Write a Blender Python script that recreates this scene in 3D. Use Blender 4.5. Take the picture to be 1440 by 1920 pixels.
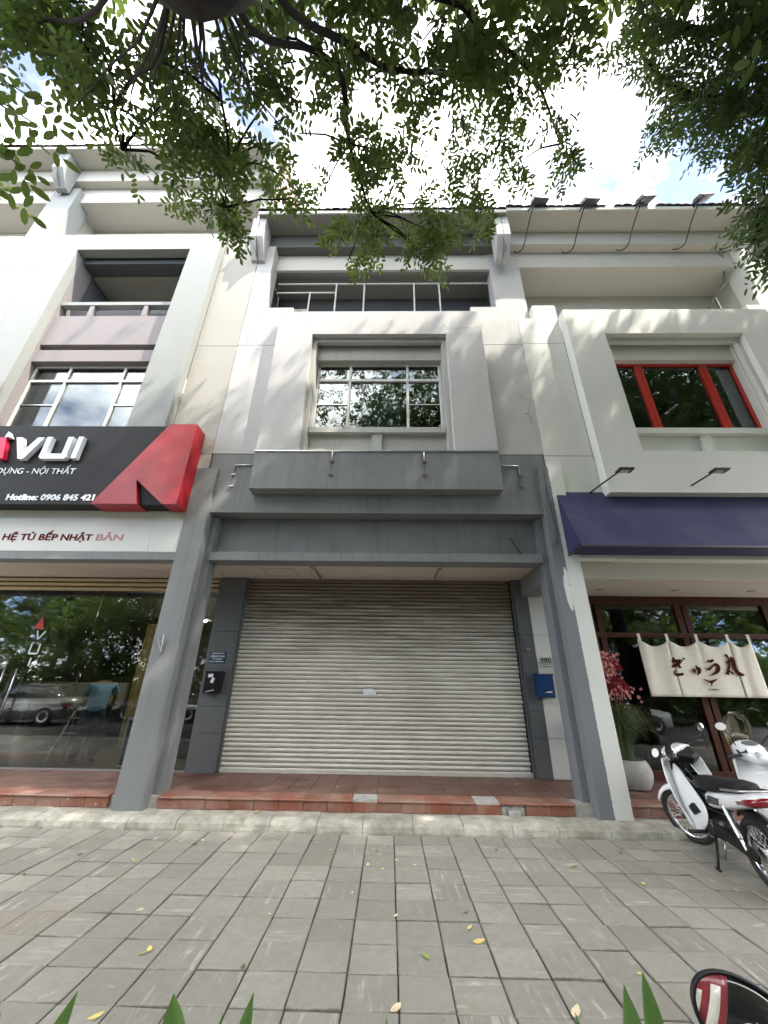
import bpy, bmesh, math, random
import numpy as np
from mathutils import Matrix, Vector

# ------------------------------------------------------------------ scene, camera, sky, sun
S = bpy.context.scene
COL = S.collection
for o in list(bpy.data.objects):
    bpy.data.objects.remove(o)
random.seed(7)
RNG = np.random.default_rng(11)
PI = math.pi

F_PX, PITCH, YAW, ROLL = 709.46, 0.426455, 0.019238, -0.0138286
CAM = Vector((0, 0, 1.5))
def cam_rot():
    B = Matrix(((1, 0, 0), (0, 0, 1), (0, -1, 0)))
    return Matrix.Rotation(YAW, 3, 'Z') @ Matrix.Rotation(PITCH, 3, 'X') @ B @ Matrix.Rotation(ROLL, 3, 'Z')
CR = cam_rot()                                    # columns: right, down, forward
cd = bpy.data.cameras.new('camera')
cam = bpy.data.objects.new('camera', cd)
COL.objects.link(cam)
Rm = Matrix((CR.col[0], -CR.col[1], -CR.col[2])).transposed()
cam.matrix_world = Matrix.Translation(CAM) @ Rm.to_4x4()
cd.sensor_fit = 'HORIZONTAL'
cd.sensor_width = 27.0
cd.lens = F_PX / 1440 * 27.0
cd.clip_start = 0.02
cd.clip_end = 2000
S.camera = cam
def pix(p):                                       # used only to leave canopy gaps where the photo shows sky
    c = CR.transposed() @ (Vector(p) - CAM)
    if c.z <= 0.05:
        return None
    return (720 + F_PX * c.x / c.z, 960 + F_PX * c.y / c.z)
def rayp(x, y, dist):
    d = CR @ Vector(((x - 720) / F_PX, (y - 960) / F_PX, 1.0))
    d.normalize()
    return CAM + d * dist

SUN = Vector((0.335, -0.20, 0.63)).normalized()   # towards the sun
W = bpy.data.worlds.new('World')
S.world = W
W.use_nodes = True
nt = W.node_tree
nt.nodes.clear()
out = nt.nodes.new('ShaderNodeOutputWorld')
bg = nt.nodes.new('ShaderNodeBackground')
sky = nt.nodes.new('ShaderNodeTexSky')
sky.sky_type = 'NISHITA'
sky.sun_disc = False
sky.sun_elevation = math.asin(SUN.z)
sky.sun_rotation = math.atan2(SUN.x, SUN.y)
sky.air_density = 0.45
sky.dust_density = 0.15
sky.ozone_density = 4.0
tc = nt.nodes.new('ShaderNodeTexCoord')
mp = nt.nodes.new('ShaderNodeMapping')
mp.inputs['Scale'].default_value = (1.0, 1.0, 1.6)
mp.inputs['Location'].default_value = (1.35, 0.6, 0.2)
nz = nt.nodes.new('ShaderNodeTexNoise')
nz.inputs['Scale'].default_value = 2.3
nz.inputs['Detail'].default_value = 7
nz.inputs['Roughness'].default_value = 0.58
rp = nt.nodes.new('ShaderNodeValToRGB')
rp.color_ramp.elements[0].position = 0.42
rp.color_ramp.elements[0].color = (0.04, 0.04, 0.04, 1)
rp.color_ramp.elements[1].position = 0.60
rp.color_ramp.elements[1].color = (1, 1, 1, 1)
cm = nt.nodes.new('ShaderNodeMix')
cm.data_type = 'RGBA'
cm.inputs['B'].default_value = (13.4, 13.0, 12.4, 1)   # sunlit cloud next to a sky of about 3 to 6
L = nt.links.new
L(tc.outputs['Generated'], mp.inputs['Vector'])
L(mp.outputs['Vector'], nz.inputs['Vector'])
L(nz.outputs['Fac'], rp.inputs['Fac'])
L(rp.outputs['Color'], cm.inputs['Factor'])
L(sky.outputs['Color'], cm.inputs['A'])
L(cm.outputs['Result'], bg.inputs['Color'])
bg.inputs['Strength'].default_value = 0.15
L(bg.outputs['Background'], out.inputs['Surface'])

sd = bpy.data.lights.new('sun', 'SUN')
sd.energy = 2.0
sd.angle = math.radians(0.53)
sd.color = (1.0, 0.93, 0.82)
sun = bpy.data.objects.new('sun', sd)
COL.objects.link(sun)
sun.rotation_euler = (-SUN).to_track_quat('-Z', 'Y').to_euler()
sun.location = SUN * 40

S.view_settings.view_transform = 'Standard'
S.view_settings.look = 'None'
S.view_settings.gamma = 1.0
S.view_settings.exposure = 2.35
S.view_settings.use_curve_mapping = False
S.cycles.max_bounces = 6
S.cycles.diffuse_bounces = 3
S.cycles.glossy_bounces = 3
S.cycles.transparent_max_bounces = 10
S.cycles.caustics_reflective = False
S.cycles.caustics_refractive = False

# ------------------------------------------------------------------ materials
MATS = {}
class NB:
    """small node-graph helper"""
    def __init__(s, name):
        s.m = bpy.data.materials.new(name)
        s.m.use_nodes = True
        s.t = s.m.node_tree
        s.t.nodes.clear()
        s.out = s.t.nodes.new('ShaderNodeOutputMaterial')
    def n(s, typ, **kw):
        nd = s.t.nodes.new(typ)
        for k, v in kw.items():
            if k in ('op',):
                nd.operation = v
            elif k == 'dt':
                nd.data_type = v
            elif k == 'bt':
                nd.blend_type = v
            else:
                nd.inputs[k.replace('_', ' ')].default_value = v
        return nd
    def l(s, a, b):
        s.t.links.new(a, b)
    def pos(s, sx=1, sy=1, sz=1, loc=(0, 0, 0), rot=(0, 0, 0)):
        g = s.n('ShaderNodeNewGeometry')
        m = s.n('ShaderNodeMapping')
        m.inputs['Scale'].default_value = (sx, sy, sz)
        m.inputs['Location'].default_value = loc
        m.inputs['Rotation'].default_value = rot
        s.l(g.outputs['Position'], m.inputs['Vector'])
        return m.outputs['Vector']
    def noise(s, vec, scale, detail=4, rough=0.55):
        nd = s.n('ShaderNodeTexNoise', Scale=scale, Detail=detail, Roughness=rough)
        s.l(vec, nd.inputs['Vector'])
        return nd.outputs['Fac']
    def ramp(s, fac, stops):
        r = s.n('ShaderNodeValToRGB')
        e = r.color_ramp.elements
        while len(e) < len(stops):
            e.new(0.5)
        for k, (p, c) in enumerate(stops):
            e[k].position = p
            e[k].color = (c, c, c, 1) if isinstance(c, (int, float)) else (*c, 1)
        s.l(fac, r.inputs['Fac'])
        return r.outputs['Color']
    def mix(s, fac, a, b, bt='MIX'):
        m = s.n('ShaderNodeMix', dt='RGBA', bt=bt)
        for key, v in (('Factor', fac), ('A', a), ('B', b)):
            if isinstance(v, (int, float)):
                if key == 'Factor':
                    m.inputs[key].default_value = v
                else:
                    m.inputs[key].default_value = (v, v, v, 1)
            elif isinstance(v, tuple):
                m.inputs[key].default_value = (*v, 1)
            else:
                s.l(v, m.inputs[key])
        return m.outputs['Result']
    def math(s, op, a, b=0.0, clamp=False):
        m = s.n('ShaderNodeMath', op=op)
        m.use_clamp = clamp
        for k, v in enumerate((a, b)):
            if isinstance(v, (int, float)):
                m.inputs[k].default_value = v
            else:
                s.l(v, m.inputs[k])
        return m.outputs[0]
    def bsdf(s, col, rough=0.6, metal=0.0, spec=0.5, bump=None, bd=0.02, coat=0.0):
        p = s.n('ShaderNodeBsdfPrincipled', Roughness=0.5, Metallic=metal)
        p.inputs['Specular IOR Level'].default_value = spec
        p.inputs['Coat Weight'].default_value = coat
        p.inputs['Coat Roughness'].default_value = 0.08
        if isinstance(col, tuple):
            p.inputs['Base Color'].default_value = (*col, 1)
        else:
            s.l(col, p.inputs['Base Color'])
        if isinstance(rough, (int, float)):
            p.inputs['Roughness'].default_value = rough
        else:
            s.l(rough, p.inputs['Roughness'])
        if bump is not None:
            b = s.n('ShaderNodeBump', Strength=0.6, Distance=bd)
            s.l(bump, b.inputs['Height'])
            s.l(b.outputs['Normal'], p.inputs['Normal'])
        s.l(p.outputs['BSDF'], s.out.inputs['Surface'])
        return p

def plain(name, col, rough=0.5, metal=0.0, spec=0.5, coat=0.0, var=0.08, vs=6.0):
    if name in MATS:
        return MATS[name]
    b = NB(name)
    n = b.noise(b.pos(), vs, 3)
    c = b.mix(b.ramp(n, [(0.3, 0.0), (0.7, 1.0)]), tuple(x * (1 - var) for x in col), tuple(min(1, x * (1 + var)) for x in col))
    b.bsdf(c, rough, metal, spec, coat=coat)
    MATS[name] = b.m
    return b.m

def plaster(name, col, dirt=(0.25, 0.23, 0.2), amount=0.35, rough=0.75, streak=0.5, crack=0.0):
    """painted render: blotches, vertical rain streaks, faint trowel relief"""
    if name in MATS:
        return MATS[name]
    b = NB(name)
    p = b.pos()
    big = b.noise(p, 0.9, 5, 0.6)
    st = b.noise(b.pos(7, 7, 0.35), 1.6, 4, 0.6)
    fine = b.noise(p, 60, 2)
    blot = b.ramp(big, [(0.42, 0.0), (0.75, 1.0)])
    strk = b.ramp(st, [(0.52, 0.0), (0.8, 1.0)])
    f = b.math('MULTIPLY', b.math('ADD', b.math('MULTIPLY', blot, 0.6), b.math('MULTIPLY', strk, streak)), amount, True)
    c = b.mix(f, col, tuple(x * 0.55 + d * 0.3 for x, d in zip(col, dirt)))
    c = b.mix(b.math('MULTIPLY', fine, 0.12), c, 0.0, 'MULTIPLY')
    if crack:
        v = b.n('ShaderNodeTexVoronoi', Scale=0.9)
        v.feature = 'DISTANCE_TO_EDGE'
        wv = b.n('ShaderNodeMix', dt='VECTOR')
        wv.inputs['Factor'].default_value = 0.12
        nn = b.n('ShaderNodeTexNoise', Scale=6.0, Detail=4)
        b.l(p, nn.inputs['Vector'])
        b.l(p, wv.inputs[4])
        b.l(nn.outputs['Color'], wv.inputs[5])
        b.l(wv.outputs[1], v.inputs['Vector'])
        cr = b.ramp(v.outputs['Distance'], [(0.0, 1.0), (0.006, 0.0)])
        gate = b.ramp(b.noise(p, 0.8, 2), [(0.54, 0.0), (0.6, 1.0)])
        c = b.mix(b.math('MULTIPLY', b.math('MULTIPLY', cr, gate), crack), c, tuple(x * 0.35 for x in col))
    b.bsdf(c, rough, 0, 0.3, bump=b.math('ADD', b.math('MULTIPLY', fine, 0.5), b.noise(p, 9, 3)), bd=0.004)
    MATS[name] = b.m
    return b.m

def glass(name, tint=(0.75, 0.8, 0.8), extra=0.0):
    if name in MATS:
        return MATS[name]
    b = NB(name)
    t = b.n('ShaderNodeBsdfTransparent')
    t.inputs['Color'].default_value = (*tint, 1)
    g = b.n('ShaderNodeBsdfGlossy', Roughness=0.02)
    g.inputs['Color'].default_value = (0.95, 0.97, 1, 1)
    wv = b.noise(b.pos(), 1.3, 2)
    bp = b.n('ShaderNodeBump', Strength=0.25, Distance=0.004)
    b.l(wv, bp.inputs['Height'])
    b.l(bp.outputs['Normal'], g.inputs['Normal'])
    fr = b.n('ShaderNodeFresnel', IOR=1.52)
    fac = b.math('ADD', b.math('MULTIPLY', fr.outputs[0], 0.8), extra, True)
    m = b.n('ShaderNodeMixShader')
    b.l(fac, m.inputs[0])
    b.l(t.outputs[0], m.inputs[1])
    b.l(g.outputs[0], m.inputs[2])
    b.l(m.outputs[0], b.out.inputs['Surface'])
    MATS[name] = b.m
    return b.m

def emis(name, col, st):
    if name in MATS:
        return MATS[name]
    b = NB(name)
    e = b.n('ShaderNodeEmission', Strength=st)
    e.inputs['Color'].default_value = (*col, 1)
    b.l(e.outputs[0], b.out.inputs['Surface'])
    MATS[name] = b.m
    return b.m

# wall paints
M_GREY = plaster('grey_wall_paint', (0.235, 0.242, 0.248), dirt=(0.0, 0.0, 0.0), amount=0.75, rough=0.6, streak=0.6)
M_PALE = plaster('pale_lilac_wall_paint', (0.55, 0.54, 0.535), amount=0.40, streak=0.7, crack=0.9)
M_WHITE = plaster('white_wall_paint', (0.74, 0.74, 0.695), amount=0.16, streak=0.3)
M_CREAM = plaster('cream_wall_paint', (0.43, 0.415, 0.38), amount=0.3)
M_LGREY = plaster('pale_green_grey_wall_paint', (0.325, 0.34, 0.33), amount=0.2)
M_LILAC = plaster('lilac_wall_paint', (0.28, 0.255, 0.26), amount=0.25)
M_TRIM = plaster('worn_window_trim_paint', (0.50, 0.495, 0.47), amount=0.6, streak=0.9)
M_SOFF = plaster('porch_ceiling_paint', (0.62, 0.57, 0.50), amount=0.2, streak=0.0)
M_EAVE = plaster('eave_ceiling_paint', (0.60, 0.575, 0.53), amount=0.3, streak=0.0)
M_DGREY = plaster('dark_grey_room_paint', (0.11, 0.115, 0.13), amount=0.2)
M_PINK = plaster('pink_gable_paint', (0.62, 0.42, 0.35), amount=0.25)
M_JAMB = plaster('grey_cladding_board', (0.13, 0.137, 0.142), dirt=(0, 0, 0), amount=0.4, rough=0.5, streak=0.3)
M_GROOVE = plain('groove_shadow_gap', (0.16, 0.155, 0.15), 0.9)
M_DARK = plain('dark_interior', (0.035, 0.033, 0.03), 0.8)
M_BLACK = plain('black_plastic', (0.012, 0.012, 0.013), 0.35)
M_RUBBER = plain('black_rubber', (0.02, 0.02, 0.02), 0.75)
M_CHROME = plain('chrome', (0.75, 0.75, 0.76), 0.12, 1.0)
M_STEEL = plain('brushed_steel', (0.52, 0.52, 0.53), 0.32, 1.0)
M_ALU = plain('white_window_frame_paint', (0.66, 0.66, 0.64), 0.4)
M_REDF = plain('red_window_frame_paint', (0.55, 0.035, 0.022), 0.35)
M_WOOD = None
M_GLASS = glass('window_glass', (0.62, 0.66, 0.66), 0.0)
M_GLASSD = glass('dark_shop_glass', (0.72, 0.74, 0.72), 0.0)

def wood():
    b = NB('dark_red_wood')
    p = b.pos(14, 14, 0.8)
    n = b.noise(p, 2.5, 5)
    c = b.ramp(n, [(0.3, (0.030, 0.009, 0.005)), (0.7, (0.085, 0.024, 0.012))])
    b.bsdf(c, 0.5, 0, 0.18)
    return b.m
M_WOOD = wood()

def split_pillar():
    """left part painted grey, right part white, with a ragged brush edge and peeled patches"""
    b = NB('pillar_paint_grey_and_white')
    p = b.pos()
    sp = b.n('ShaderNodeSeparateXYZ')
    b.l(p, sp.inputs[0])
    rag = b.noise(b.pos(1, 1, 1), 14, 5, 0.7)
    x = b.math('ADD', sp.outputs['X'], b.math('MULTIPLY', b.math('SUBTRACT', rag, 0.5), 0.035))
    white = b.math('GREATER_THAN', x, 2.585)
    patch = b.noise(b.pos(9, 9, 3.2), 1.0, 5, 0.65)
    near = b.math('SUBTRACT', 1.0, b.math('MULTIPLY', b.math('ABSOLUTE', b.math('SUBTRACT', sp.outputs['X'], 2.55)), 12.0), True)
    zr = b.math('SUBTRACT', 1.0, b.math('MULTIPLY', b.math('ABSOLUTE', b.math('SUBTRACT', sp.outputs['Z'], 2.75)), 1.9), True)
    peel = b.math('GREATER_THAN', b.math('MULTIPLY', b.math('MULTIPLY', near, zr), patch), 0.19)
    f = b.math('MAXIMUM', white, peel)
    n = b.noise(p, 3, 4)
    g = b.mix(n, (0.17, 0.18, 0.193), (0.20, 0.212, 0.225))
    w = b.mix(n, (0.66, 0.66, 0.62), (0.74, 0.74, 0.70))
    b.bsdf(b.mix(f, g, w), 0.65, 0, 0.3, bump=f, bd=0.003)
    return b.m
M_SPLIT = split_pillar()

def cell_random(b, px, py, ox=0.0, oy=0.0):
    g = b.n('ShaderNodeNewGeometry')
    sp = b.n('ShaderNodeSeparateXYZ')
    b.l(g.outputs['Position'], sp.inputs[0])
    cx = b.math('FLOOR', b.math('DIVIDE', b.math('SUBTRACT', sp.outputs['X'], ox), px))
    cy = b.math('FLOOR', b.math('DIVIDE', b.math('SUBTRACT', sp.outputs['Y'], oy), py))
    cb = b.n('ShaderNodeCombineXYZ')
    b.l(cx, cb.inputs[0])
    b.l(cy, cb.inputs[1])
    wn = b.n('ShaderNodeTexWhiteNoise')
    wn.noise_dimensions = '3D'
    b.l(cb.outputs[0], wn.inputs['Vector'])
    return wn.outputs['Value'], wn.outputs['Color']

PVX, PVY, PX0, PY0 = 0.2898, 0.2728, 0.057, 2.772     # paver pitch and grid origin
def paver_mat():
    b = NB('grey_concrete_paver')
    r, rc = cell_random(b, PVX, PVY, PX0, PY0)
    p = b.pos()
    big = b.noise(p, 1.1, 5, 0.6)
    fine = b.noise(p, 70, 3, 0.7)
    c = b.mix(r, (0.285, 0.270, 0.232), (0.385, 0.366, 0.318))
    c = b.mix(b.math('MULTIPLY', b.ramp(big, [(0.4, 0.0), (0.7, 1.0)]), 0.35), c, (0.20, 0.187, 0.155))
    # scuffed pale strokes, running one way on some pavers and the other way on others
    s1 = b.noise(b.pos(26, 2.6, 1, rot=(0, 0, 0.25)), 1.0, 4, 0.62)
    s2 = b.noise(b.pos(2.6, 24, 1, rot=(0, 0, 0.12)), 1.0, 4, 0.62)
    pick = b.math('GREATER_THAN', r, 0.55)
    s = b.mix(pick, s1, s2)
    sep = b.n('ShaderNodeSeparateColor')
    b.l(rc, sep.inputs[0])
    gate = b.ramp(sep.outputs[1], [(0.35, 0.0), (0.8, 1.0)])
    blot = b.ramp(b.noise(p, 4.5, 4), [(0.40, 0.0), (0.58, 1.0)])
    sc = b.math('MULTIPLY', b.math('MULTIPLY', b.ramp(s, [(0.55, 0.0), (0.62, 1.0)]), gate), blot)
    c = b.mix(b.math('MULTIPLY', sc, 0.75), c, (0.56, 0.555, 0.52))
    wht = b.ramp(b.noise(p, 7.0, 5, 0.65), [(0.66, 0.0), (0.70, 1.0)])
    c = b.mix(b.math('MULTIPLY', wht, 0.45), c, (0.52, 0.51, 0.47))
    spots = b.ramp(b.noise(p, 24, 3), [(0.70, 0.0), (0.75, 1.0)])
    c = b.mix(b.math('MULTIPLY', spots, 0.5), c, (0.10, 0.095, 0.085))
    mot = b.noise(p, 13, 5, 0.7)
    c = b.mix(b.ramp(mot, [(0.3, 0.0), (0.7, 0.45)]), c, (0.20, 0.19, 0.16))
    gx = b.n('ShaderNodeSeparateXYZ')
    b.l(p, gx.inputs[0])
    fy = b.math('FRACT', b.math('DIVIDE', b.math('SUBTRACT', gx.outputs['Y'], PY0), PVY))
    fx = b.math('FRACT', b.math('DIVIDE', b.math('SUBTRACT', gx.outputs['X'], PX0), PVX))
    ey = b.math('SUBTRACT', 0.5, b.math('ABSOLUTE', b.math('SUBTRACT', fy, 0.5)))
    ex = b.math('SUBTRACT', 0.5, b.math('ABSOLUTE', b.math('SUBTRACT', fx, 0.5)))
    wob_ = b.math('MULTIPLY', b.math('SUBTRACT', mot, 0.5), 0.10)
    c = b.mix(b.ramp(b.math('ADD', ex, wob_), [(0.004, 0.30), (0.03, 0.0)]), c, (0.085, 0.078, 0.062))
    c = b.mix(b.ramp(b.math('ADD', ey, wob_), [(0.010, 0.55), (0.034, 0.0)]), c, (0.085, 0.078, 0.062))
    rust = b.ramp(b.noise(b.pos(loc=(3, 7, 0)), 0.75, 4), [(0.60, 0.0), (0.74, 1.0)])
    c = b.mix(b.math('MULTIPLY', rust, 0.4), c, (0.36, 0.26, 0.15))
    c = b.mix(b.math('MULTIPLY', fine, 0.3), c, 0.35, 'MULTIPLY')
    b.bsdf(c, 0.85, 0, 0.25, bump=b.math('ADD', b.math('MULTIPLY', fine, 0.5), b.math('MULTIPLY', big, 0.8)), bd=0.006)
    return b.m
M_PAVER = paver_mat()

def terracotta(name, lo, hi, dusty):
    b = NB(name)
    r, rc = cell_random(b, 0.2925, 0.2925, -3.07, 5.77)
    p = b.pos()
    n = b.noise(p, 3, 5)
    fine = b.noise(p, 50, 3)
    c = b.mix(r, lo, hi)
    c = b.mix(b.math('MULTIPLY', b.ramp(n, [(0.4, 0.0), (0.7, 1.0)]), dusty), c, (0.34, 0.235, 0.19))
    c = b.mix(b.math('MULTIPLY', b.ramp(b.noise(p, 11, 5, 0.7), [(0.63, 0.0), (0.70, 1.0)]), dusty), c, (0.52, 0.47, 0.42))
    b.bsdf(c, b.mix(n, 0.35, 0.6), 0, 0.4, bump=fine, bd=0.002)
    return b.m
M_TILE = terracotta('terracotta_floor_tile', (0.125, 0.058, 0.042), (0.165, 0.080, 0.058), 0.45)
M_RISER = terracotta('terracotta_riser_tile', (0.225, 0.078, 0.048), (0.29, 0.108, 0.070), 0.9)

def stone(name, a, bcol, dark, sc=5):
    b = NB(name)
    p = b.pos()
    n = b.noise(p, sc, 6, 0.65)
    n2 = b.noise(p, 1.2, 4)
    fine = b.noise(p, 45, 4, 0.7)
    c = b.mix(b.ramp(n, [(0.3, 0.0), (0.7, 1.0)]), a, bcol)
    c = b.mix(b.math('MULTIPLY', b.ramp(n2, [(0.45, 0.0), (0.7, 1.0)]), 0.65), c, dark)
    c = b.mix(b.math('MULTIPLY', fine, 0.25), c, 0.3, 'MULTIPLY')
    b.bsdf(c, 0.85, 0, 0.25, bump=b.math('ADD', fine, b.math('MULTIPLY', n, 2.0)), bd=0.01)
    return b.m
M_KERB = stone('weathered_kerb_concrete', (0.29, 0.275, 0.225), (0.64, 0.62, 0.545), (0.20, 0.185, 0.14), 7)
M_MORTAR = stone('broken_mortar', (0.42, 0.41, 0.38), (0.62, 0.61, 0.58), (0.35, 0.34, 0.3), 12)
M_GROUND = stone('asphalt_and_soil', (0.05, 0.048, 0.045), (0.075, 0.072, 0.066), (0.05, 0.05, 0.05))
M_SAND = stone('joint_sand', (0.06, 0.055, 0.047), (0.11, 0.10, 0.085), (0.05, 0.045, 0.04), 20)

def slat_mat():
    """enamelled steel: chalky cream, grimy joints, rust blooms, top browned by dirt and painted soffit shade"""
    b = NB('grimy_shaded_cream_shutter_enamel')
    p = b.pos()
    long_ = b.noise(b.pos(0.9, 1, 22), 1.4, 5, 0.6)
    blot = b.noise(p, 1.3, 5, 0.6)
    c = b.mix(b.ramp(long_, [(0.3, 0.0), (0.7, 1.0)]), (0.70, 0.665, 0.60), (0.87, 0.845, 0.79))
    c = b.mix(b.math('MULTIPLY', b.ramp(blot, [(0.35, 0.0), (0.75, 1.0)]), 0.35), c, (0.40, 0.37, 0.32))
    sp = b.n('ShaderNodeSeparateXYZ')
    b.l(p, sp.inputs[0])
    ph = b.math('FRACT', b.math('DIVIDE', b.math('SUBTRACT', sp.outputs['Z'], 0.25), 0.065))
    low = b.ramp(ph, [(0.0, 1.0), (0.12, 0.45), (0.46, 0.30), (0.52, 0.0)])  # dark at the joint, greyer over the lower half of each slat
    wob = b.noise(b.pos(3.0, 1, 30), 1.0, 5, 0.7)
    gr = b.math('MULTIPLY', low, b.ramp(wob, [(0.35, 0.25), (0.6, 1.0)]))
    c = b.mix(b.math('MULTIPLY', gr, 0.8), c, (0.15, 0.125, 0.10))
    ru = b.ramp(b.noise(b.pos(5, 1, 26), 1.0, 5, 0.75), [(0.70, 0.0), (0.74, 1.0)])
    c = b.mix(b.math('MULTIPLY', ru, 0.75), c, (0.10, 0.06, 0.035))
    grime_shade = b.math('ADD', b.noise(b.pos(0.8, 1, 17), 1.0, 5, 0.65), b.math('MULTIPLY', b.math('SUBTRACT', sp.outputs['Z'], 2.0), 0.40))
    c = b.mix(b.math('MULTIPLY', b.ramp(grime_shade, [(0.42, 0.0), (0.85, 1.0)]), 0.9), c, (0.125, 0.092, 0.060))  # browner towards the top: real dirt plus soffit shade put into the colour
    b.bsdf(c, 0.55, 0, 0.35)
    return b.m
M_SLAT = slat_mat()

def leaf_mat(name, a, bcol, tr=0.4):
    b = NB(name)
    g = b.n('ShaderNodeNewGeometry')
    c = b.mix(g.outputs['Random Per Island'], a, bcol)
    p = b.n('ShaderNodeBsdfPrincipled', Roughness=0.42)
    p.inputs['Specular IOR Level'].default_value = 0.35
    b.l(c, p.inputs['Base Color'])
    t = b.n('ShaderNodeBsdfTranslucent')
    tcx = b.mix(0.5, c, (0.20, 0.28, 0.045))
    b.l(tcx, t.inputs['Color'])
    m = b.n('ShaderNodeMixShader')
    m.inputs[0].default_value = tr
    b.l(p.outputs[0], m.inputs[1])
    b.l(t.outputs[0], m.inputs[2])
    b.l(m.outputs[0], b.out.inputs['Surface'])
    MATS[name] = b.m
    return b.m
M_LEAF = leaf_mat('tree_leaf', (0.036, 0.070, 0.022), (0.090, 0.135, 0.040), 0.48)
M_LEAF2 = leaf_mat('tree_leaf_bluish', (0.030, 0.066, 0.034), (0.066, 0.115, 0.055), 0.42)
M_BLADE = leaf_mat('broad_plant_leaf', (0.06, 0.14, 0.04), (0.10, 0.20, 0.055), 0.3)
M_GRASSY = leaf_mat('arching_grass_leaf', (0.05, 0.085, 0.03), (0.12, 0.14, 0.06), 0.25)

def bark():
    b = NB('dark_bark')
    n = b.noise(b.pos(9, 9, 2.5), 2.0, 6, 0.7)
    c = b.ramp(n, [(0.3, (0.007, 0.006, 0.005)), (0.7, (0.030, 0.023, 0.018))])
    b.bsdf(c, 0.9, 0, 0.2, bump=n, bd=0.03)
    return b.m
M_BARK = bark()

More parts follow.
